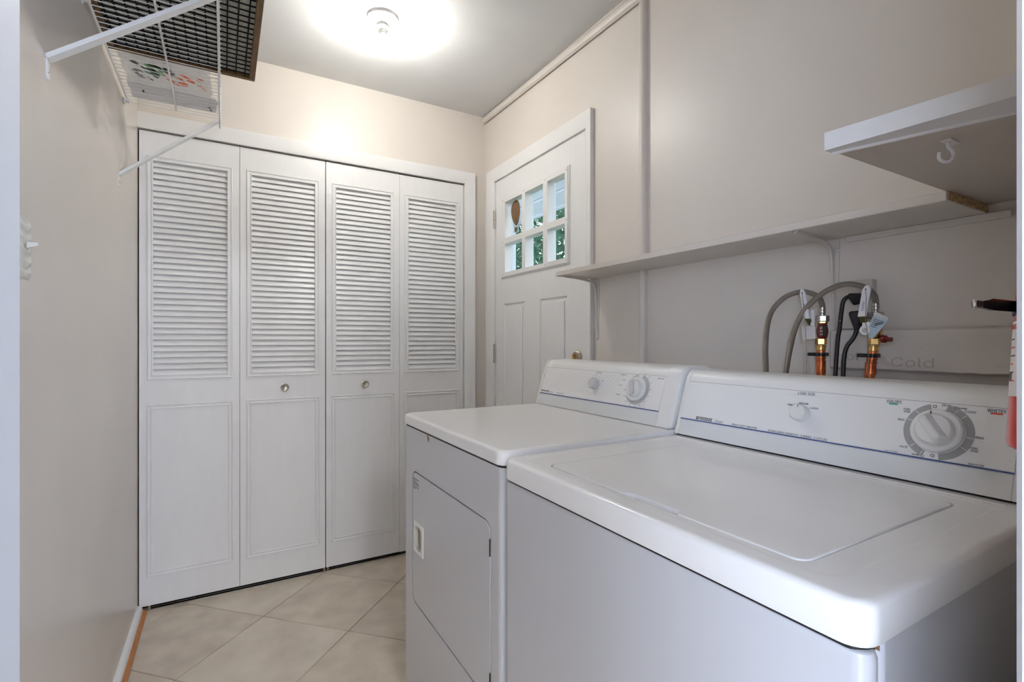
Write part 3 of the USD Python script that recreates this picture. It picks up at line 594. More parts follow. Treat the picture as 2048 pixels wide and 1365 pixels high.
# ------------------------------------------------------------------ right-wall shelves
sh = thing('wall_shelf', 'long narrow beige board shelf above the washer and dryer', 'shelf', (XR, 1.0, 1.394))
obj('board', bx(1.125, XR, .383, 1.603, 1.394, 1.4118, .0015), 'shelf_paint', sh)
obj('raw_end', bx(1.130, XR - .002, .3815, .3832, 1.3955, 1.4108), 'chipboard', sh, 'raw chipboard end')
obj('cleat', bx(XR - .011, XR, .345, .640, 1.380, 1.3942, .002), 'shelf_paint', sh)
us = thing('deep_shelf', 'deep white-edged shelf with a hook beneath, over the washer end', 'shelf', (1.0, .27, 1.412))
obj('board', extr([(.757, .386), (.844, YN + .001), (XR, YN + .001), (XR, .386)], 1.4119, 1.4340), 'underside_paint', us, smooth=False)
obj('front_edge', cut(extr([(.733, .387), (.758, .387), (.8465, YN + .001), (.760, YN + .001)], 1.4095, 1.4345)), 'shelf_white', us, 'white painted front edge', smooth=False)
obj('edge_bead', tube([(.752, .386, 1.4098), (.833, YN + .001, 1.4098)], .0035, 8), 'shelf_white', us)
hk = thing('cup_hook', 'white painted cup hook screwed under the deep shelf', 'hook', (.848, .287, 1.412))
obj('hook_plate', bx(.836, .866, .2800, .2925, 1.4096, 1.4119, .0008), 'shelf_paint', hk)
hp_ = [(.848, .287, 1.411), (.848, .287, 1.404), (.853, .2845, 1.398), (.8535, .284, 1.391), (.849, .2865, 1.3845), (.842, .290, 1.3835), (.8365, .293, 1.388), (.8365, .293, 1.396)]
obj('hook_bend', tube(spline(hp_, 6), .0023, 10), 'shelf_white', hk)
def bracket(y, lab):
    b = thing('shelf_bracket', lab, 'bracket', (XR, y, 1.394), 'stamped brackets under the long shelf')
    e = .0015
    arm = [(-.010, 0), (.010, 0), (.007, .172), (.0, .176), (-.007, .172)]
    obj('shelf_arm', extr([(XR - v, y + u) for u, v in arm], 1.394 - .0022, 1.394), 'shelf_paint', b, smooth=False)
    leg = [(-.0115, 1.3935), (.0115, 1.3935), (.0055, 1.160), (0, 1.145), (-.0055, 1.160)]
    obj('wall_leg', extr(leg, 0, .0024, basis((XR, y, 0), (0, -1, 0), (0, 0, 1), (-1, 0, 0))), 'shelf_paint', b, smooth=False)
    path = spline([(XR - .170, y + .001, 1.3915), (XR - .10, y + .002, 1.389), (XR - .045, y + .0035, 1.383), (XR - .020, y + .0045, 1.372), (XR - .0085, y + .005, 1.350), (XR - .005, y + .004, 1.28), (XR - .003, y + .001, 1.165)], 8)
    obj('rib', tube(path, np.interp(np.linspace(0, 1, len(path)), [0, .25, .6, 1], [.0025, .0052, .0052, .002]), 8), 'shelf_paint', b)
    for dy, z in ((-.006, 1.365), (0, 1.153)): obj('screw', lathe([(.0048, 0), (.0042, .002), (0, .003)], (XR - .002, y + dy, z), (-1, 0, 0), 12), 'shelf_white', b)
    return b
bracket(1.574, 'painted stamped shelf bracket beside the outside door casing')
bracket(.668, 'painted stamped shelf bracket above the water valves')

# ------------------------------------------------------------------ plumbing board, outlet, valves, hoses
bdm = bx(XR - .020, XR, YN + .001, .671, 1.0745, 1.1675, .003)
bdm = bdm.subdivide().subdivide().subdivide().subdivide().subdivide()
v = np.array(bdm.vertices); lowedge = v[:, 2] < 1.09
v[:, 2] += np.where(lowedge, (meshkit.fbm(v * [0, 38, 0] + 3.1, 3) - .5) * .010 * np.clip((.60 - v[:, 1]) / .2, 0, 1), 0)
v[:, 0] -= (meshkit.fbm(v * 60, 3) - .5) * .0012 * (v[:, 0] < XR - .015)
bd = thing('pipe_board', 'rough beige-painted wooden board behind the water pipes', 'board', (XR, .41, 1.07))
obj('plank', trimesh.Trimesh(v, bdm.faces), 'beige_paint', bd)
BP = basis((XR - .0205, 0, 0), (0, -1, 0), (0, 0, 1), (-1, 0, 0))
obj('lettering', text('Cold', .020, -.5405, 1.0845, BP, .0, depth=.0003, slant=.05, width=.078), 'pencil', bd, 'pencilled word', smooth=False)
obj('lettering', text('Hot', .020, -.655, 1.0955, BP, .0, depth=.0003, slant=.05, width=.050), 'pencil', bd, 'pencilled word', smooth=False)
for y, z, a, b in ((.573, 1.142, .006, .0016), (.488, 1.125, .008, .0014), (.520, 1.150, .005, .0018), (.520, 1.118, .004, .0015), (.360, 1.092, .005, .003)): obj('knot', extr(affinity.rotate(affinity.scale(Point(-y, z).buffer(1, 5), a, b), 25), 0, .0005, BP), 'shelf_paint', bd, smooth=False)
ob = thing('wall_outlet', 'beige-painted duplex outlet box with two black plugs in it', 'outlet', (XR, .615, 1.22))
obj('box', bx(XR - .019, XR, .5765, .657, 1.170, 1.2845, .0012), 'outlet_paint', ob)
BX = basis((XR - .019, 0, 0), (0, -1, 0), (0, 0, 1), (-1, 0, 0))
for z in (1.2475, 1.1915):
    f_ = obj('socket', extr(Point(-.600, z).buffer(.0185, 16).intersection(sbox(-.62, z - .0155, -.58, z + .0155)), -.001, .0022, BX), 'outlet_paint', ob, smooth=False)
    obj('socket_rim', extr(Point(-.600, z).buffer(.0195, 16).difference(Point(-.600, z).buffer(.0187, 16)), -.001, .0008, BX), 'underside_paint', f_, smooth=False)
obj('cover_screw', lathe([(.003, 0), (.0025, .001), (0, .0014)], (XR - .019, .600, 1.2195), (-1, 0, 0), 10), 'steel', ob)
def cord(name, lab, plug, path):
    c = thing(name, lab, 'power cord', (path[-1][0], path[-1][1], .9))
    obj('plug', plug, 'black_rubber', c, smooth=40); obj('cable', tube(spline(path), .0047, 12), 'black_rubber', c, smooth=True)
    return c
xp = XR - .0225
def plughull(specs):
    P = []
    for x, y, z, r in specs:
        s = trimesh.creation.icosphere(1, r); P.append(np.array(s.vertices) + [x, y, z])
    return trimesh.Trimesh(np.vstack(P)).convex_hull
pg1 = plughull([(xp - .005, .588, 1.247, .005), (xp - .005, .613, 1.249, .005), (xp - .022, .590, 1.246, .005), (xp - .022, .612, 1.247, .006), (xp - .012, .592, 1.233, .005), (xp - .014, .606, 1.231, .006)])
c1 = cord('power_cord', 'black power cord from the upper socket, drooping straight down', pg1, [(xp - .019, .612, 1.246), (xp - .026, .619, 1.2425), (xp - .030, .624, 1.232), (xp - .029, .6285, 1.205), (xp - .026, .6335, 1.170), (xp - .025, .638, 1.143), (xp - .026, .6435, 1.050), (xp - .04, .645, .90), (xp - .06, .66, .70)])
obj('scuff', lathe([(.0022, 0), (.0018, .0006), (0, .0008)], (xp - .0315, .6305, 1.1895), (-1, .1, 0), 8), 'tag_white', c1)
pg2 = plughull([(xp - .004, .589, 1.206, .005), (xp - .004, .611, 1.206, .005), (xp - .020, .592, 1.205, .006), (xp - .020, .610, 1.205, .006), (xp - .012, .597, 1.186, .007), (xp - .012, .605, 1.186, .007), (xp - .013, .602, 1.171, .0065)])
cord('power_cord', 'black power cord from the lower socket, with a tapered plug', pg2, [(xp - .013, .602, 1.176), (xp - .014, .6045, 1.159), (xp - .0165, .610, 1.145), (xp - .0215, .6195, 1.128), (xp - .024, .6245, 1.101), (xp - .026, .626, 1.051), (xp - .04, .626, .90), (xp - .06, .63, .70)])
XP = 1.265
def hexn(r, z0, z1, y, x=XP, n=6, off=0):
    t = np.radians(np.arange(n) * 360 / n + off); R = lambda k, z: np.array([[x + k * math.cos(a), y + k * math.sin(a), z] for a in t])
    return loft([R(r * .9, z0), R(r, z0 + .0015), R(r, z1 - .0015), R(r * .9, z1)])
def cyl(r, z0, z1, y, x=XP, n=20, b=.0008): return lathe([(r - b, z0), (r, z0 + b), (r, z1 - b), (r - b, z1)], (x, y, 0), n=n)
def valve(lab, y, ytop, lean, body, lever):
    v_ = thing('water_valve', lab, 'water valve', (XP, y, 0))
    P = [(XP, y + lean * (z - 1.09), z) for z in (1.128, 1.09, 1.04)] + [(XP, y + lean * -.06, .9), (XP, y + lean * -.06, 0)]
    sp = obj('supply_pipe', tube(P[::-1], .0095, 18), 'copper', v_, 'copper supply pipe')
    yy = lambda z: y + lean * (z - 1.09)
    for z, r in ((1.066, .0112), (1.064, .0105), (1.092, .0115), (1.099, .0112)): obj('coupling_ring', lathe([(r - .002, -.0018), (r, -.0008), (r, .0008), (r - .002, .0018)], (XP, yy(z), z), n=20), 'copper', v_)
    obj('coupling', cyl(.0106, 1.0665, 1.0915, yy(1.08)), 'copper', v_)
    obj('brass_sleeve', cyl(.0105, 1.118, 1.130, yy(1.124)), 'brass', v_); obj('brass_ring', cyl(.0118, 1.127, 1.1305, yy(1.129)), 'brass', v_)
    obj('brass_nut', hexn(.0125, 1.132, 1.1475, yy(1.14)), 'brass', v_)
    obj('valve_body', lathe([(.0085, 1.147), (.0105, 1.150), (.0125, 1.160), (.0125, 1.168), (.0105, 1.178), (.0095, 1.183)], (XP, ytop, 0), n=24), body, v_)
    obj('outlet_nut', hexn(.0115, 1.183, 1.192, ytop), 'brass', v_)
    cl_ = obj('pipe_clamp', bx(XP - .012, XR - .02, yy(1.107) - .004, yy(1.107) + .0045, 1.1035, 1.1125, .001), 'black_rubber', v_, 'black pipe clamp')
    obj('clamp_band', lathe([(.0102, 1.1035), (.0112, 1.104), (.0112, 1.112), (.0102, 1.1125)], (XP, yy(1.107), 0), n=20), 'black_rubber', cl_)
    obj('clamp_tail', bx(XP - .007, XP - .002, yy(1.107) + .008, yy(1.107) + .028, 1.104, 1.1125, .001), 'black_rubber', cl_)
    obj('clamp_end', lathe([(.0035, 0), (.0035, .0012), (0, .0016)], (XP - .0045, yy(1.107) + .028, 1.108), (0, 1, .0), 10), 'steel', cl_)
    (ya, za), (yb, zb), w, xl, piv = lever
    rings = []
    for s in np.linspace(0, 1, 9):
        e = math.sin(math.pi * min(1, s / .14) / 2) if s < .14 else 1
        c = V3(xl, ya + (yb - ya) * s, za + (zb - za) * s); ww = w * max(e, .45)
        rings.append(np.array([c + [a, b, 0] for a, b in rrect(-.0035, .0035, -ww, ww, .003, 3)]))
    L = obj('lever', loft(rings), 'lever_white', v_, 'white vinyl-dipped lever', smooth=50)
    d = V3(yb - ya, zb - za); d /= np.linalg.norm(d)
    obj('lever_neck', trimesh.Trimesh([(xl + dx, yb + s * w * .85, zb + .002) for dx in (-.002, .002) for s in (-1, 1)] + [(xl + .012 + dx, yb + d[0] * .014 + s * w * .7, zb - .015) for dx in (-.002, .002) for s in (-1, 1)]).convex_hull, 'olive_vinyl', L, 'olive bent lever neck', smooth=False)
    if piv:
        obj('lever_eye', lathe([(.0108, 0), (.0115, .0012), (.0115, .003), (.0108, .004)], (xl + .012, piv[0], piv[1]), (-1, 0, 0), 24), 'lever_white', L)
        obj('lever_tab', bx(xl + .009, xl + .012, piv[0] - .010, piv[0] + .006, piv[1], zb - .012, .001), 'lever_white', L)
        obj('lever_bolt', hexn(.0055, 0, .004, 0, 0).apply_transform(trimesh.transformations.rotation_matrix(-math.pi / 2, [0, 1, 0])).apply_translation([xl + .009, piv[0], piv[1]]), 'steel', L)
    else:
        obj('lever_tab', bx(xl + .006, xl + .009, yb - .013, yb - .004, zb - .018, zb + .022, .001), 'lever_white', L)
    for k, (s, hh) in enumerate((('W', .0042), ('CONBRACO', .0030))):
        off = .018 if k == 0 else .052
        Bv = basis((xl - .0036, ya, za), (0, d[0], d[1]), (0, d[1], -d[0]), (-1, 0, 0))
        if k: obj('lever_print', text('Apollo', .0050, .036, -.002, Bv, .0, depth=.0003), 'print_blue', L, smooth=False)
    obj('lever_hole', lathe([(.0022, 0), (.0022, .0004), (0, .0004)], (xl - .0034, ya + (yb - ya) * .12, za + (zb - za) * .12), (-1, 0, 0), 12), 'print_faint', L)
    return v_
v1 = valve('copper hot-water valve with a dark red body, under the left hose loop', .676, .6725, -.0, 'valve_red', ((.708, 1.269), (.6955, 1.196), .0072, XP - .024, None))
obj('body_plate', bx(XP - .0135, XP - .0095, .658, .6675, 1.152, 1.180, .0015), 'black_gap_shade', v1, 'black plate with pale lettering')
obj('body_print', text('125', .0052, 0, 0, basis((XP - .0136, .6655, 1.154), (0, 0, 1), (0, 1, 0), (-1, 0, 0)), .0, depth=.0003, width=.022), 'tag_white', v1, smooth=False)
v2 = valve('copper cold-water valve with a barcode tag, right of the outlet', .5665, .5575, -.11, 'brass', ((.5625, 1.2645), (.573, 1.196), .0088, XP - .026, (.5715, 1.165)))
obj('bonnet', lathe([(.006, 0), (.0085, .003), (.0085, .010), (.005, .012), (.005, .022)], (XP - .004, .545, 1.146), (-.2, -1, -.1), 14), 'valve_red', v2)
def hose(lab, P, top):
    h = thing('braided_hose', lab, 'hose', tuple(P[0]))
    m, st = tube(spline(P), .0062, 14, uv=True); obj('hose_tube', m, 'braid', h, uv=st)
    y = top[1]
    fr_ = obj('ferrule', lathe([(.0068, top[2] + .001), (.0072, top[2] - .001), (.0072, top[2] - .005), (.0062, top[2] - .006), (.0072, top[2] - .007), (.0072, top[2] - .013), (.006, top[2] - .014), (.0066, top[2] - .016), (.0066, top[2] - .020)], (top[0], y, 0), n=20), 'steel', h)
    obj('swivel_nut', hexn(.0155, top[2] - .0345, top[2] - .0195, y, top[0], 8, 10), 'steel', h)
H1 = [(.7, .80), (.85, .815), (1.053, .818), (1.119, .819), (1.181, .814), (1.225, .799), (1.255, .766), (1.2655, .729), (1.262, .705), (1.249, .682), (1.232, .6735), (1.222, .6725), (1.215, .6725)]
hose('braided steel hose looping from the left water valve', [(XP - .03 * max(0, min(1, (1.0 - z) / .3)), y, z) for z, y in H1], (XP, .6725, 1.2225))
H2 = [(.7, .80, 0), (.85, .79, 0), (1.054, .762, -.004), (1.113, .747, -.012), (1.172, .728, -.020), (1.217, .702, -.024), (1.249, .668, -.024), (1.266, .639, -.022), (1.273, .609, -.016), (1.265, .581, -.006), (1.247, .562, 0), (1.230, .5575, 0), (1.222, .5575, 0), (1.215, .5575, 0)]
hose('braided steel hose arching over the outlet from the right water valve', [(XP + dx - .03 * max(0, min(1, (1.0 - z) / .3)), y, z) for z, y, dx in H2], (XP, .5575, 1.2245))
def chain(lab, P):
    p = spline(P, 12); s = np.concatenate([[0], np.cumsum(np.linalg.norm(np.diff(p, axis=0), axis=1))]); n = int(s[-1] / .0027)
    q = np.column_stack([np.interp(np.linspace(0, s[-1], n), s, p[:, k]) for k in range(3)])
    ms = []
    for c in q:
        b = trimesh.creation.icosphere(1, .00105); b.apply_translation(c); ms.append(b)
    ms.append(tube(q, .0003, 4)); solo('bead_chain', cat(*ms), 'bead_steel', lab, 'bead chain', 'bead chains on the valve levers', kind='stuff', smooth=True)
chain('fine bead chain hanging from the left valve lever', [(XP - .0285, .7055, 1.260), (XP - .029, .703, 1.235), (XP - .029, .699, 1.20), (XP - .027, .697, 1.15), (XP - .026, .696, 1.10), (XP - .027, .695, 1.03), (XP - .03, .695, .98)])
chain('fine bead chain hanging from the right valve lever', [(XP - .0305, .5645, 1.256), (XP - .031, .5625, 1.235), (XP - .031, .5635, 1.21), (XP - .030, .5640, 1.185), (XP - .028, .5625, 1.165), (XP - .018, .5635, 1.12), (XP - .014, .567, 1.07), (XP - .018, .568, .98)])
tg1 = [(.717, 1.179), (.683, 1.1775), (.6815, 1.147), (.713, 1.1435)]
solo('paper_tag', extr([(-y, z) for y, z in tg1], 0, .0012, basis((XP - .012, 0, 0), (0, -1, 0), (0, 0, 1), (-1, 0, 0))), 'tag_white', 'blank white tag behind the left valve lever', 'tag', smooth=False)
tg = thing('barcode_tag', 'pale blue printed tag with a barcode on the right valve', 'tag', (XP - .016, .55, 1.18))
BT = basis((XP - .0155, 0, 0), (0, -1, 0), (0, 0, 1), (-1, 0, 0))
obj('back_sheet', extr([(-.551, 1.206), (-.5275, 1.192), (-.5285, 1.187), (-.560, 1.170)], -.0022, -.0010, BT), 'tag_white', tg, smooth=False)
obj('front_sheet', extr([(-.5555, 1.197), (-.5265, 1.1855), (-.5565, 1.1455), (-.5625, 1.1475), (-.5635, 1.176)], 0, .0010, BT), 'tag_blue', tg, smooth=False)
dT = V3(.028, -.0118); dT /= np.linalg.norm(dT)
BT2 = basis((XP - .0165, .5555, 1.197), (0, -dT[0], dT[1]), (0, -dT[1], -dT[0]) if False else (0, dT[1], dT[0]), (-1, 0, 0))
for k in range(5): obj('print_line', extr(sbox(.004, -.006 - .0042 * k, .024 - .0022 * k, -.0048 - .0042 * k), 0, .0002, BT2), 'print_dark', tg, smooth=False)
for k in range(9): obj('barcode_bar', extr(sbox(.0245 - .0016 * k - (k % 3) * .0003, -.0105 - .0010 * k, .0252 - .0016 * k, -.0045 - .0010 * k), .0002, .0004, basis(BT2[0], BT2[1], BT2[2], BT2[3])) , 'print_dark', tg, smooth=False)

# ------------------------------------------------------------------ fire extinguisher on the near wall
fx = thing('fire_extinguisher', 'red fire extinguisher on the wall at the right edge', 'fire extinguisher', (.764, .170, 1.020))
XK, XO, XB = .80, V3(.953, .2125, .990), V3(.7624, .170, 1.0202)      # built 45 mm in radius, set down as the small 36 mm model
def xobj(name, m, *a, **k):
    m = cat(m); return obj(name, trimesh.Trimesh(XB + XK * (np.asarray(m.vertices) - XO), m.faces, process=False), *a, **k)
A0, A1 = V3(.953, .2125, .990), V3(.981, .2075, 1.24); ax = (A1 - A0) / np.linalg.norm(A1 - A0)
xobj('cylinder', lathe([(.036, 0), (.042, .003), (.045, .010), (.045, .235), (.044, .250), (.036, .268), (.024, .280), (.015, .284), (.013, .296)], A0, ax, 40), 'extinguisher_red', fx, smooth=40)
xobj('valve_head', cat(lathe([(.014, .294), (.015, .298), (.015, .318), (.010, .326)], A0, ax, 20)), 'brass', fx)
xobj('handle', cat(tube([A0 + ax * .318 + V3(0, 0, 0), A0 + ax * .325 + V3(-.07, .02, .004)], .006, 8), tube([A0 + ax * .330, A0 + ax * .348 + V3(-.075, .022, .012)], .006, 8)), 'black_steel', fx)
uA = np.cross(ax, [0, 0, 1.0]); uA = V3(1, 0, 0) - ax * ax[0]; uA /= np.linalg.norm(uA); wA = np.cross(ax, uA)
def wrap(m, r, phi0, h0):
    v = np.array(m.vertices); ph = phi0 + v[:, 0] / r; rr = r + v[:, 2]
    return trimesh.Trimesh(A0 + ax * (h0 + v[:, 1:2]) + rr[:, None] * (np.cos(ph)[:, None] * uA + np.sin(ph)[:, None] * wA), m.faces, process=False)
def patch(s0, s1, v0, v1, lift, nseg=24):
    xs = np.linspace(s0, s1, nseg); r = [np.array([[x, v0, -.0004], [x, v1, -.0004], [x, v1, lift], [x, v0, lift]]) for x in xs]
    return loft(r)
RX = .0453; ph0 = math.radians(40)
lb = xobj('label', wrap(patch(0, math.radians(160) * RX, .072, .176, .0004), RX, ph0, 0), 'label_paper', fx, 'white instruction label', smooth=40)
tm = meshkit.text_mesh('INSTRUCTIONS', .0070, depth=.0003); a = np.array(tm.vertices); a[:, 0] -= a[:, 0].max(); tm = trimesh.Trimesh(a, tm.faces)
xobj('lettering', wrap(trimesh.Trimesh(a + [0, .165, .0005], tm.faces), RX, math.radians(130), 0), 'print_red', lb, smooth=False)
for k in range(26): xobj('print_line', wrap(patch(0, .020 + .004 * ((k * 7) % 5), .156 - k * .0030, .1568 - k * .0030, .0006, 10), RX, math.radians(138), 0), 'print_faint', lb, smooth=False)
for k in range(6): xobj('print_line', wrap(patch(0, .010 + .002 * (k % 3), .150 - k * .0115, .1518 - k * .0115, .0006, 8), RX, math.radians(112), 0), 'print_red' if k % 2 else 'print_dark', lb, smooth=False)
pic = xobj('pictogram', wrap(patch(0, .012, .093, .106, .0006, 8), RX, math.radians(108), 0), 'print_dark', lb, smooth=False)
st_ = xobj('strap', wrap(patch(0, math.radians(210) * .0462, .186, .204, .0012, 40), .0462, math.radians(20), 0), 'black_rubber', fx, 'black bracket strap', smooth=40)
zc_ = 1.1895
xobj('strap_tongue', trimesh.Trimesh([(.966, .2490, zc_ + .0075), (.966, .2490, zc_ - .0075), (.966, .2560, zc_ + .0075), (.966, .2560, zc_ - .0075), (.885, .2520, zc_ + .0078), (.885, .2520, zc_ - .0078), (.885, .2560, zc_ + .0070), (.885, .2560, zc_ - .0070)]).convex_hull, 'black_steel', st_, smooth=False)
xobj('strap_twist', trimesh.Trimesh([(.887, .2510, zc_ + .0070), (.887, .2570, zc_ - .0078), (.887, .2565, zc_ + .0070), (.887, .2510, zc_ - .0078), (.850, .2530, zc_ + .0030), (.850, .2570, zc_ - .0050), (.850, .2570, zc_ + .0030), (.850, .2530, zc_ - .0050)]).convex_hull, 'black_steel', st_, smooth=False)
xobj('strap_catch', bx(.832, .852, .2515, .2585, zc_ - .0058, zc_ + .0038, .0015), 'black_rubber', st_)
xobj('catch_tip', tube([(.8335, .2545, zc_ - .0062), (.8300, .2545, zc_ - .003), (.8295, .2545, zc_ + .0005), (.832, .2545, zc_ + .0038)], .0022, 8), 'steel', st_, 'bright steel catch end')
obj('wall_hanger', cat(bx(.762, .790, YN, YN + .003, 1.148, 1.262, .001), bx(.768, .784, YN, YN + .036, 1.176, 1.182, .001)), 'black_steel', fx)

# ------------------------------------------------------------------ wire shelf on the left wall and what lies on it
ZS, YS0, YS1, XF = 2.0135, .86, 2.270, -.0125
ws = thing('wire_shelf', 'white ventilated wire shelf on slanted braces along the left wall', 'wire shelf', (XL, 1.56, ZS))
rod = lambda p, q, r=.0031, s=8: tube([p, q], r, s)
obj('back_rod', rod((XL + .012, YS0, ZS - .003), (XL + .012, YS1 - .012, ZS - .003), .0033), 'wire_white', ws)
obj('middle_rod', rod((XL + .158, YS0, ZS - .0045), (XL + .158, YS1 - .015, ZS - .0045), .0031), 'wire_white', ws)
obj('front_rod', rod((XF - .001, YS0, ZS - .002), (XF - .001, YS1, ZS - .002), .0031), 'wire_white', ws)
obj('lower_front_rod', rod((XF - .0005, YS0, ZS - .034), (XF - .0005, YS1, ZS - .034), .0031), 'wire_white', ws)
k = 0; y = YS1 - .004
while y > YS0:
    obj('cross_wire', tube(spline([(XL + .008, y, ZS), (XL + .16, y, ZS), (XF - .006, y, ZS), (XF + .0015, y, ZS - .004), (XF + .0025, y, ZS - .016), (XF + .0025, y, ZS - .0365)], 4), .0014, 6), 'wire_white', ws, smooth=True)
    y -= .0262
def brace(yw, zw, yf):
    a, b = V3(XL + .003, yw, zw), V3(XF - .004, yf, ZS - .036)
    d = (b - a) / np.linalg.norm(b - a); n = np.cross(d, [0, 1.0, 0]); n /= np.linalg.norm(n); s = V3(0, 1, 0)
    w = .0118
    prof_ = [(-w, .0), (w, .0), (w, .009), (w - .0012, .009), (w - .0012, .0012), (-w + .0012, .0012), (-w + .0012, .009), (-w, .009)]
    B_ = obj('support_brace', loft([np.array([p + s * u + n * h for u, h in prof_]) for p in (a, b)]), 'wire_white', ws, smooth=False)
    pl = Polygon(rrect(yw - .0085, yw + .0085, zw - .040, zw + .010, .008, 5)).difference(Point(yw, zw - .022).buffer(.0022, 8))
    obj('brace_foot', extr(pl, 0, .0022, BL), 'wire_white', B_, smooth=False)
    obj('foot_screw', lathe([(.0032, .002), (.003, .0032), (0, .004)], (XL, yw, zw - .022), (1, 0, 0), 10), 'steel', B_)
    obj('rod_hook', tube(spline([b + V3(-.012, 0, -.004), b + V3(-.002, 0, .002), b + V3(.008, 0, .001), b + V3(.009, 0, .006)], 5), .0028, 8), 'wire_white', B_)
brace(1.352, 1.713, 1.412); brace(2.152, 1.708, 2.212)
for yc in (2.235, 1.62, 1.0):
    obj('wall_clip', cat(bx(XL, XL + .020, yc - .010, yc + .010, ZS - .016, ZS - .008, .002), bx(XL, XL + .006, yc - .010, yc + .010, ZS - .022, ZS - .002, .002)), 'wire_white', ws)
# return-air grille lying on the shelf
GX0, GX1, GY0, GY1, GZ = XL + .012, .0905, 1.16, 1.889, ZS + .0016
gr = thing('filter_grille', 'brown-framed black air-return grille lying on the wire shelf', 'grille', ((GX0 + GX1) / 2, (GY0 + GY1) / 2, GZ))
fw, fh = .0165, .024
for nm, a in (('frame_rail', (GX0, GX1, GY1 - fw, GY1)), ('frame_rail', (GX0, GX1, GY0, GY0 + fw)), ('frame_stile', (GX0, GX0 + fw, GY0 + fw, GY1 - fw)), ('frame_stile', (GX1 - fw, GX1, GY0 + fw, GY1 - fw))):
    obj(nm, bx(*a, GZ, GZ + fh, .0015), 'brown_wood', gr)
y = GY1 - fw - .012
while y > GY0 + fw:
    obj('grille_bar', bx(GX0 + fw - .002, GX1 - fw + .002, y - .0013, y + .0013, GZ + .007, GZ + .010), 'matte_black', gr, smooth=False); y -= .0272
x = GX1 - fw - .0135
while x > GX0 + fw:
    obj('grille_bar', bx(x - .0017, x + .0017, GY0 + fw - .002, GY1 - fw + .002, GZ + .005, GZ + .0105), 'matte_black', gr, smooth=False); x -= .0258
obj('filter_pad', bx(GX0 + fw - .003, GX1 - fw + .003, GY0 + fw - .003, GY1 - fw + .003, GZ + .0125, GZ + .0195), 'filter_fibre', gr, 'grey fibrous filter pad')
# plastic bag
def blob(cx, cy, sx, sy, h, seed, n=30):
    g = np.linspace(-1, 1, n); X, Y = np.meshgrid(g, g, indexing='ij'); R = (X ** 4 + Y ** 4) ** .25
    e = np.clip(1 - R, 0, 1) ** .45; P = np.stack([X * 3, Y * 3, 0 * X], -1)
    wv = meshkit.fbm(P + seed, 4, seed)
    ex = 1 + .10 * (meshkit.noise(np.stack([X * 2 + 9, Y * 2, 0 * X], -1), seed + 3) - .5)
    top = h * e * (.45 + .9 * wv); bot = .0022 * wv * (1 - e) + .0006
    xs, ys = cx + sx * X * ex, cy + sy * Y * ex
    v = np.vstack([np.stack([xs, ys, ZS + .0015 + bot + top + .0005], -1).reshape(-1, 3), np.stack([xs, ys, ZS + .0015 + bot], -1).reshape(-1, 3)])
    f = []; N = n * n
    for i in range(n - 1):
        for j in range(n - 1):
            a, b, c, d = i * n + j, (i + 1) * n + j, (i + 1) * n + j + 1, i * n + j + 1
            f += [[a, b, c], [a, c, d], [N + a, N + c, N + b], [N + a, N + d, N + c]]
    rim = [i * n for i in range(n)] + [(n - 1) * n + j for j in range(1, n)] + [i * n + n - 1 for i in range(n - 2, -1, -1)] + [j for j in range(n - 2, 0, -1)]
    for i in range(len(rim)):
        a, b = rim[i], rim[(i + 1) % len(rim)]; f += [[a, N + b, b], [a, N + a, N + b]]
    return trimesh.Trimesh(v, f, process=False)
bg = thing('plastic_bag', 'crumpled clear plastic bag with green and orange print on the wire shelf', 'plastic bag', (-.155, 2.04, ZS))
obj('film', blob(-.158, 2.000, .122, .105, .050, 4), 'clear_film', bg, smooth=True)
BB = basis((0, 0, ZS + .0007), (1, 0, 0), (0, 1, 0), (0, 0, -1))
rb = random.Random(5)
for (cx, cy, sx, sy, n, m_) in ((-.222, 1.985, .030, .055, 20, 'bag_black'), (-.185, 1.955, .028, .05, 12, 'bag_green'), (-.16, 1.945, .02, .04, 9, 'bag_black'), (-.105, 1.990, .050, .050, 24, 'bag_orange')):
    ps = []
    for _ in range(n):
        g = Point(0, 0).buffer(1, 3); g = affinity.rotate(affinity.scale(g, rb.uniform(.006, .017), rb.uniform(.0022, .0060)), rb.uniform(20, 60)); ps.append(affinity.translate(g, cx + rb.uniform(-sx, sx), cy + rb.uniform(-sy, sy)))
    from shapely import union_all
    obj('print_patch', extr(union_all(ps), -.0002, .0002, BB), m_, bg, smooth=False)
pk = thing('white_packet', 'flat white folded plastic packet at the far end of the wire shelf', 'packet', (-.14, 2.14, ZS))
obj('sheet', blob(-.150, 2.160, .128, .060, .018, 11), 'bag_white', pk, smooth=True)
obj('fold', tube(spline([(-.150, 2.208, ZS + .003), (-.09, 2.212, ZS + .0035), (-.035, 2.206, ZS + .003)], 6), .0022, 8), 'bag_white', pk)
for x, y in ((-.243, 2.148), (-.243, 2.160), (-.046, 2.185), (-.042, 2.206)): obj('fastener', bx(x - .003, x + .003, y - .004, y + .004, ZS + .0005, ZS + .003, .001), 'bag_black', pk)

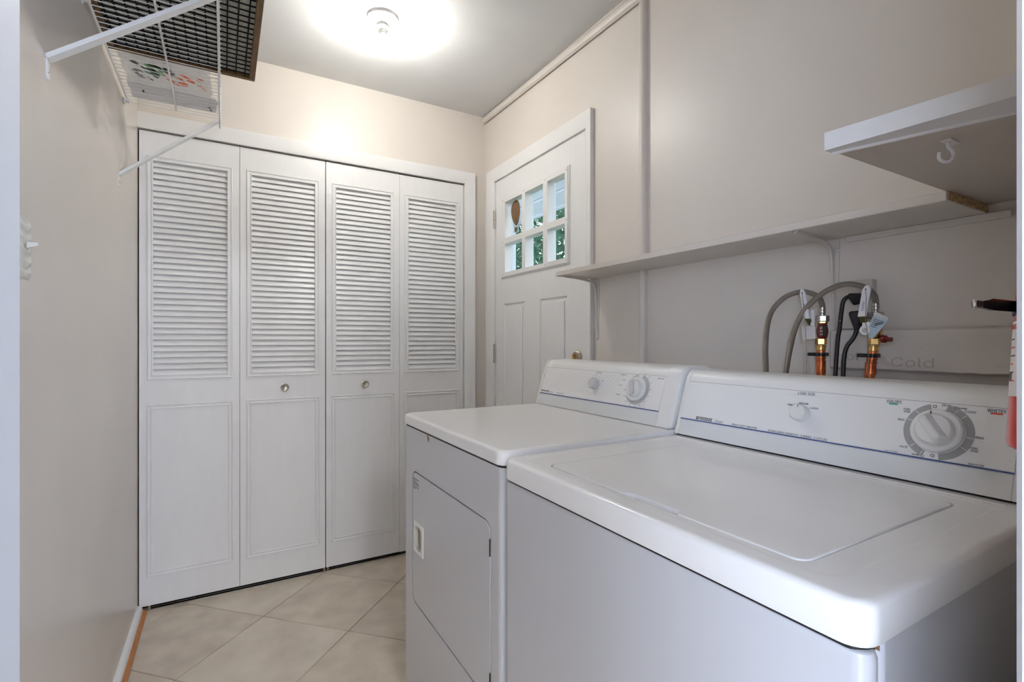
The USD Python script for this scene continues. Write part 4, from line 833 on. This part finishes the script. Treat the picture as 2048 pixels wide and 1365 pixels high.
# ------------------------------------------------------------------ light switch
sw = thing('light_switch', 'ivory scalloped light switch plate on the left wall', 'light switch', (XL, 1.204, 1.31))
ny, nz = 26, 70; yy_, zz_ = np.meshgrid(np.linspace(1.168, 1.240, ny), np.linspace(1.2525, 1.3665, nz), indexing='ij')
u_, w_ = (yy_ - 1.204) / .036, (zz_ - 1.3095) / .057
hgt = .0062 * np.clip((1 - u_ ** 6), 0, 1) ** .5 * np.clip((1 - w_ ** 8), 0, 1) ** .5 + -.0022 * np.sin(w_ * 17 + 1.2 * np.cos(u_ * 3)) * np.clip(1 - u_ ** 4, 0, 1) * np.clip(1 - w_ ** 6, 0, 1)
hgt = np.maximum(hgt, .0004)
v = np.vstack([np.stack([XL + hgt, yy_, zz_], -1).reshape(-1, 3), np.stack([XL + 0 * hgt, yy_, zz_], -1).reshape(-1, 3)]); f = []; N = ny * nz
for i in range(ny - 1):
    for j in range(nz - 1):
        a, b, c, d = i * nz + j, (i + 1) * nz + j, (i + 1) * nz + j + 1, i * nz + j + 1; f += [[a, b, c], [a, c, d], [N + a, N + c, N + b], [N + a, N + d, N + c]]
rim = [i * nz for i in range(ny)] + [(ny - 1) * nz + j for j in range(1, nz)] + [i * nz + nz - 1 for i in range(ny - 2, -1, -1)] + [j for j in range(nz - 2, 0, -1)]
for i in range(len(rim)):
    a, b = rim[i], rim[(i + 1) % len(rim)]; f += [[a, N + b, b], [a, N + a, N + b]]
obj('plate', trimesh.Trimesh(v, f, process=False), 'ivory', sw, smooth=True)
obj('toggle_slot', bx(XL + .004, XL + .0074, 1.199, 1.209, 1.298, 1.325, .001), 'ivory_dark', sw)
obj('toggle', trimesh.Trimesh([(XL + .006, 1.2005 + a, 1.3115 + b) for a in (0, .007) for b in (-.005, .006)] + [(XL + .022, 1.2015 + a, 1.315 + b) for a in (0, .005) for b in (-.003, .003)]).convex_hull, 'ivory', sw, smooth=False)
for z in (1.2755, 1.3435): obj('plate_screw', lathe([(.0032, .0055), (.003, .0075), (0, .0082)], (XL, 1.204, z), (1, 0, 0), 10), 'ivory', sw)

# ------------------------------------------------------------------ ornament in the window
on = thing('window_ornament', 'brown balloon-shaped wooden ornament hanging in the door window', 'ornament', (XD + .018, 2.262, 1.70))
on_c = V3(XD + .018, 2.258, 1.815)
e = trimesh.creation.icosphere(3, 1.0); v = np.array(e.vertices); v[:, 1] *= .044 * (1 + .28 * v[:, 2]); v[:, 2] *= .068; v[:, 0] *= .006
t = math.radians(-9); v = v @ np.array([[1, 0, 0], [0, math.cos(t), math.sin(t)], [0, -math.sin(t), math.cos(t)]]); obj('balloon', trimesh.Trimesh(v + on_c, e.faces), 'ornament_wood', on, smooth=True)
obj('basket', trimesh.Trimesh([(on_c[0] + dx, 2.253 + a, z) for dx in (-.004, .004) for a, z in ((-.012, 1.738), (.012, 1.738), (-.008, 1.716), (.010, 1.716))]).convex_hull, 'ornament_wood', on, smooth=False)
for a_, b_ in (((2.275, 1.755), (2.262, 1.737)), ((2.250, 1.752), (2.246, 1.737)), ((on_c[1] - .010, 1.878), (on_c[1] - .006, 1.888))): obj('string', tube([(on_c[0], *a_), (on_c[0], *b_)], .0007, 5), 'print_dark', on)

# ------------------------------------------------------------------ outdoors, seen through the panes
pc = thing('porch_roof', 'pale boarded porch ceiling outside the door window', 'porch roof', (2.0, 4.5, 2.5), kind='structure')
for k in range(5): obj('soffit_board', bx(1.44 + .235 * k, 1.44 + .235 * k + .229, 1.0, 11.0, 2.44 - .02 * k, 2.46 - .02 * k), 'porch_white', pc, smooth=False)
obj('roof_deck', bx(1.43, 2.66, 1.0, 11.0, 2.465, 2.56), 'porch_gap', pc); obj('fascia', bx(2.615, 2.65, 1.0, 11.0, 2.34, 2.56), 'porch_white', pc)
obj('gutter', bx(2.65, 2.74, 1.0, 11.0, 2.44, 2.55, .02), 'porch_white', pc)
solo('porch_post', cat(bx(2.51, 2.61, 4.42, 4.52, 0, 2.36, .008), bx(2.49, 2.63, 4.40, 4.54, 0, .12, .01), bx(2.49, 2.63, 4.40, 4.54, 2.26, 2.36, .01)), 'porch_white', 'white square porch post outside the door window', 'post')
solo('ground', bx(1.43, 40, -10, 45, -.30, -.05), 'lawn', 'green lawn outside beyond the porch', 'lawn', kind='structure')
solo('porch_floor', bx(1.43, 2.9, 1.0, 11, -.05, -.01), 'grey_siding', 'grey porch floor outside the door', 'porch floor', kind='structure')
def tree(c, R, n, lab, seed):
    t_ = thing('tree', lab, 'tree', (c[0], c[1], -.05), 'leafy trees outside the window'); r = np.random.default_rng(seed)
    obj('trunk', tube(spline([(c[0], c[1], -.05), (c[0] + .08, c[1], c[2] * .5), (c[0], c[1] + .1, c[2])]), np.linspace(.16, .07, 17), 10), 'bark', t_)
    for k in range(5):
        a = k * 1.3; obj('branch', tube(spline([(c[0], c[1], c[2] * .55 + .15 * k), V3(*c) + V3(math.cos(a) * R[0] * .4, math.sin(a) * R[1] * .4, .1), V3(*c) + V3(math.cos(a) * R[0] * .8, math.sin(a) * R[1] * .8, .5)], 5), np.linspace(.05, .015, 11), 7), 'bark', t_)
    d = r.normal(size=(n, 3)); d /= np.linalg.norm(d, axis=1, keepdims=True); rad = r.uniform(.25, 1, n) ** .5
    P = np.array(c) + d * rad[:, None] * np.array(R)
    keep = meshkit.fbm(P * 1.1 + seed, 3, seed) > .40; P = P[keep]; n = len(P)
    a = r.normal(size=(n, 3)); a /= np.linalg.norm(a, axis=1, keepdims=True); b = np.cross(a, r.normal(size=(n, 3))); b /= np.linalg.norm(b, axis=1, keepdims=True); c_ = np.cross(a, b)
    L = r.uniform(.05, .10, n)[:, None]
    v = np.stack([P - a * L, P + b * L * .5 + c_ * L * .12, P + a * L, P - b * L * .5 + c_ * L * .12], 1).reshape(-1, 3)
    q = np.arange(n)[:, None] * 4; f = np.vstack([q + [0, 1, 2], q + [0, 2, 3]])
    obj('foliage', trimesh.Trimesh(v, f, process=False), 'leaf', t_, smooth=False, kind='stuff')
tree((5.2, 7.4, 2.2), (1.6, 1.7, 1.9), 6500, 'leafy green tree nearest the porch post outside', 1)
tree((9.5, 14.5, 3.2), (2.9, 2.9, 3.2), 7000, 'tall leafy green tree behind the nearer one outside', 2)
tree((6.2, 10.9, 1.8), (1.9, 1.6, 2.3), 5000, 'bushy green tree low in the window panes outside', 3)
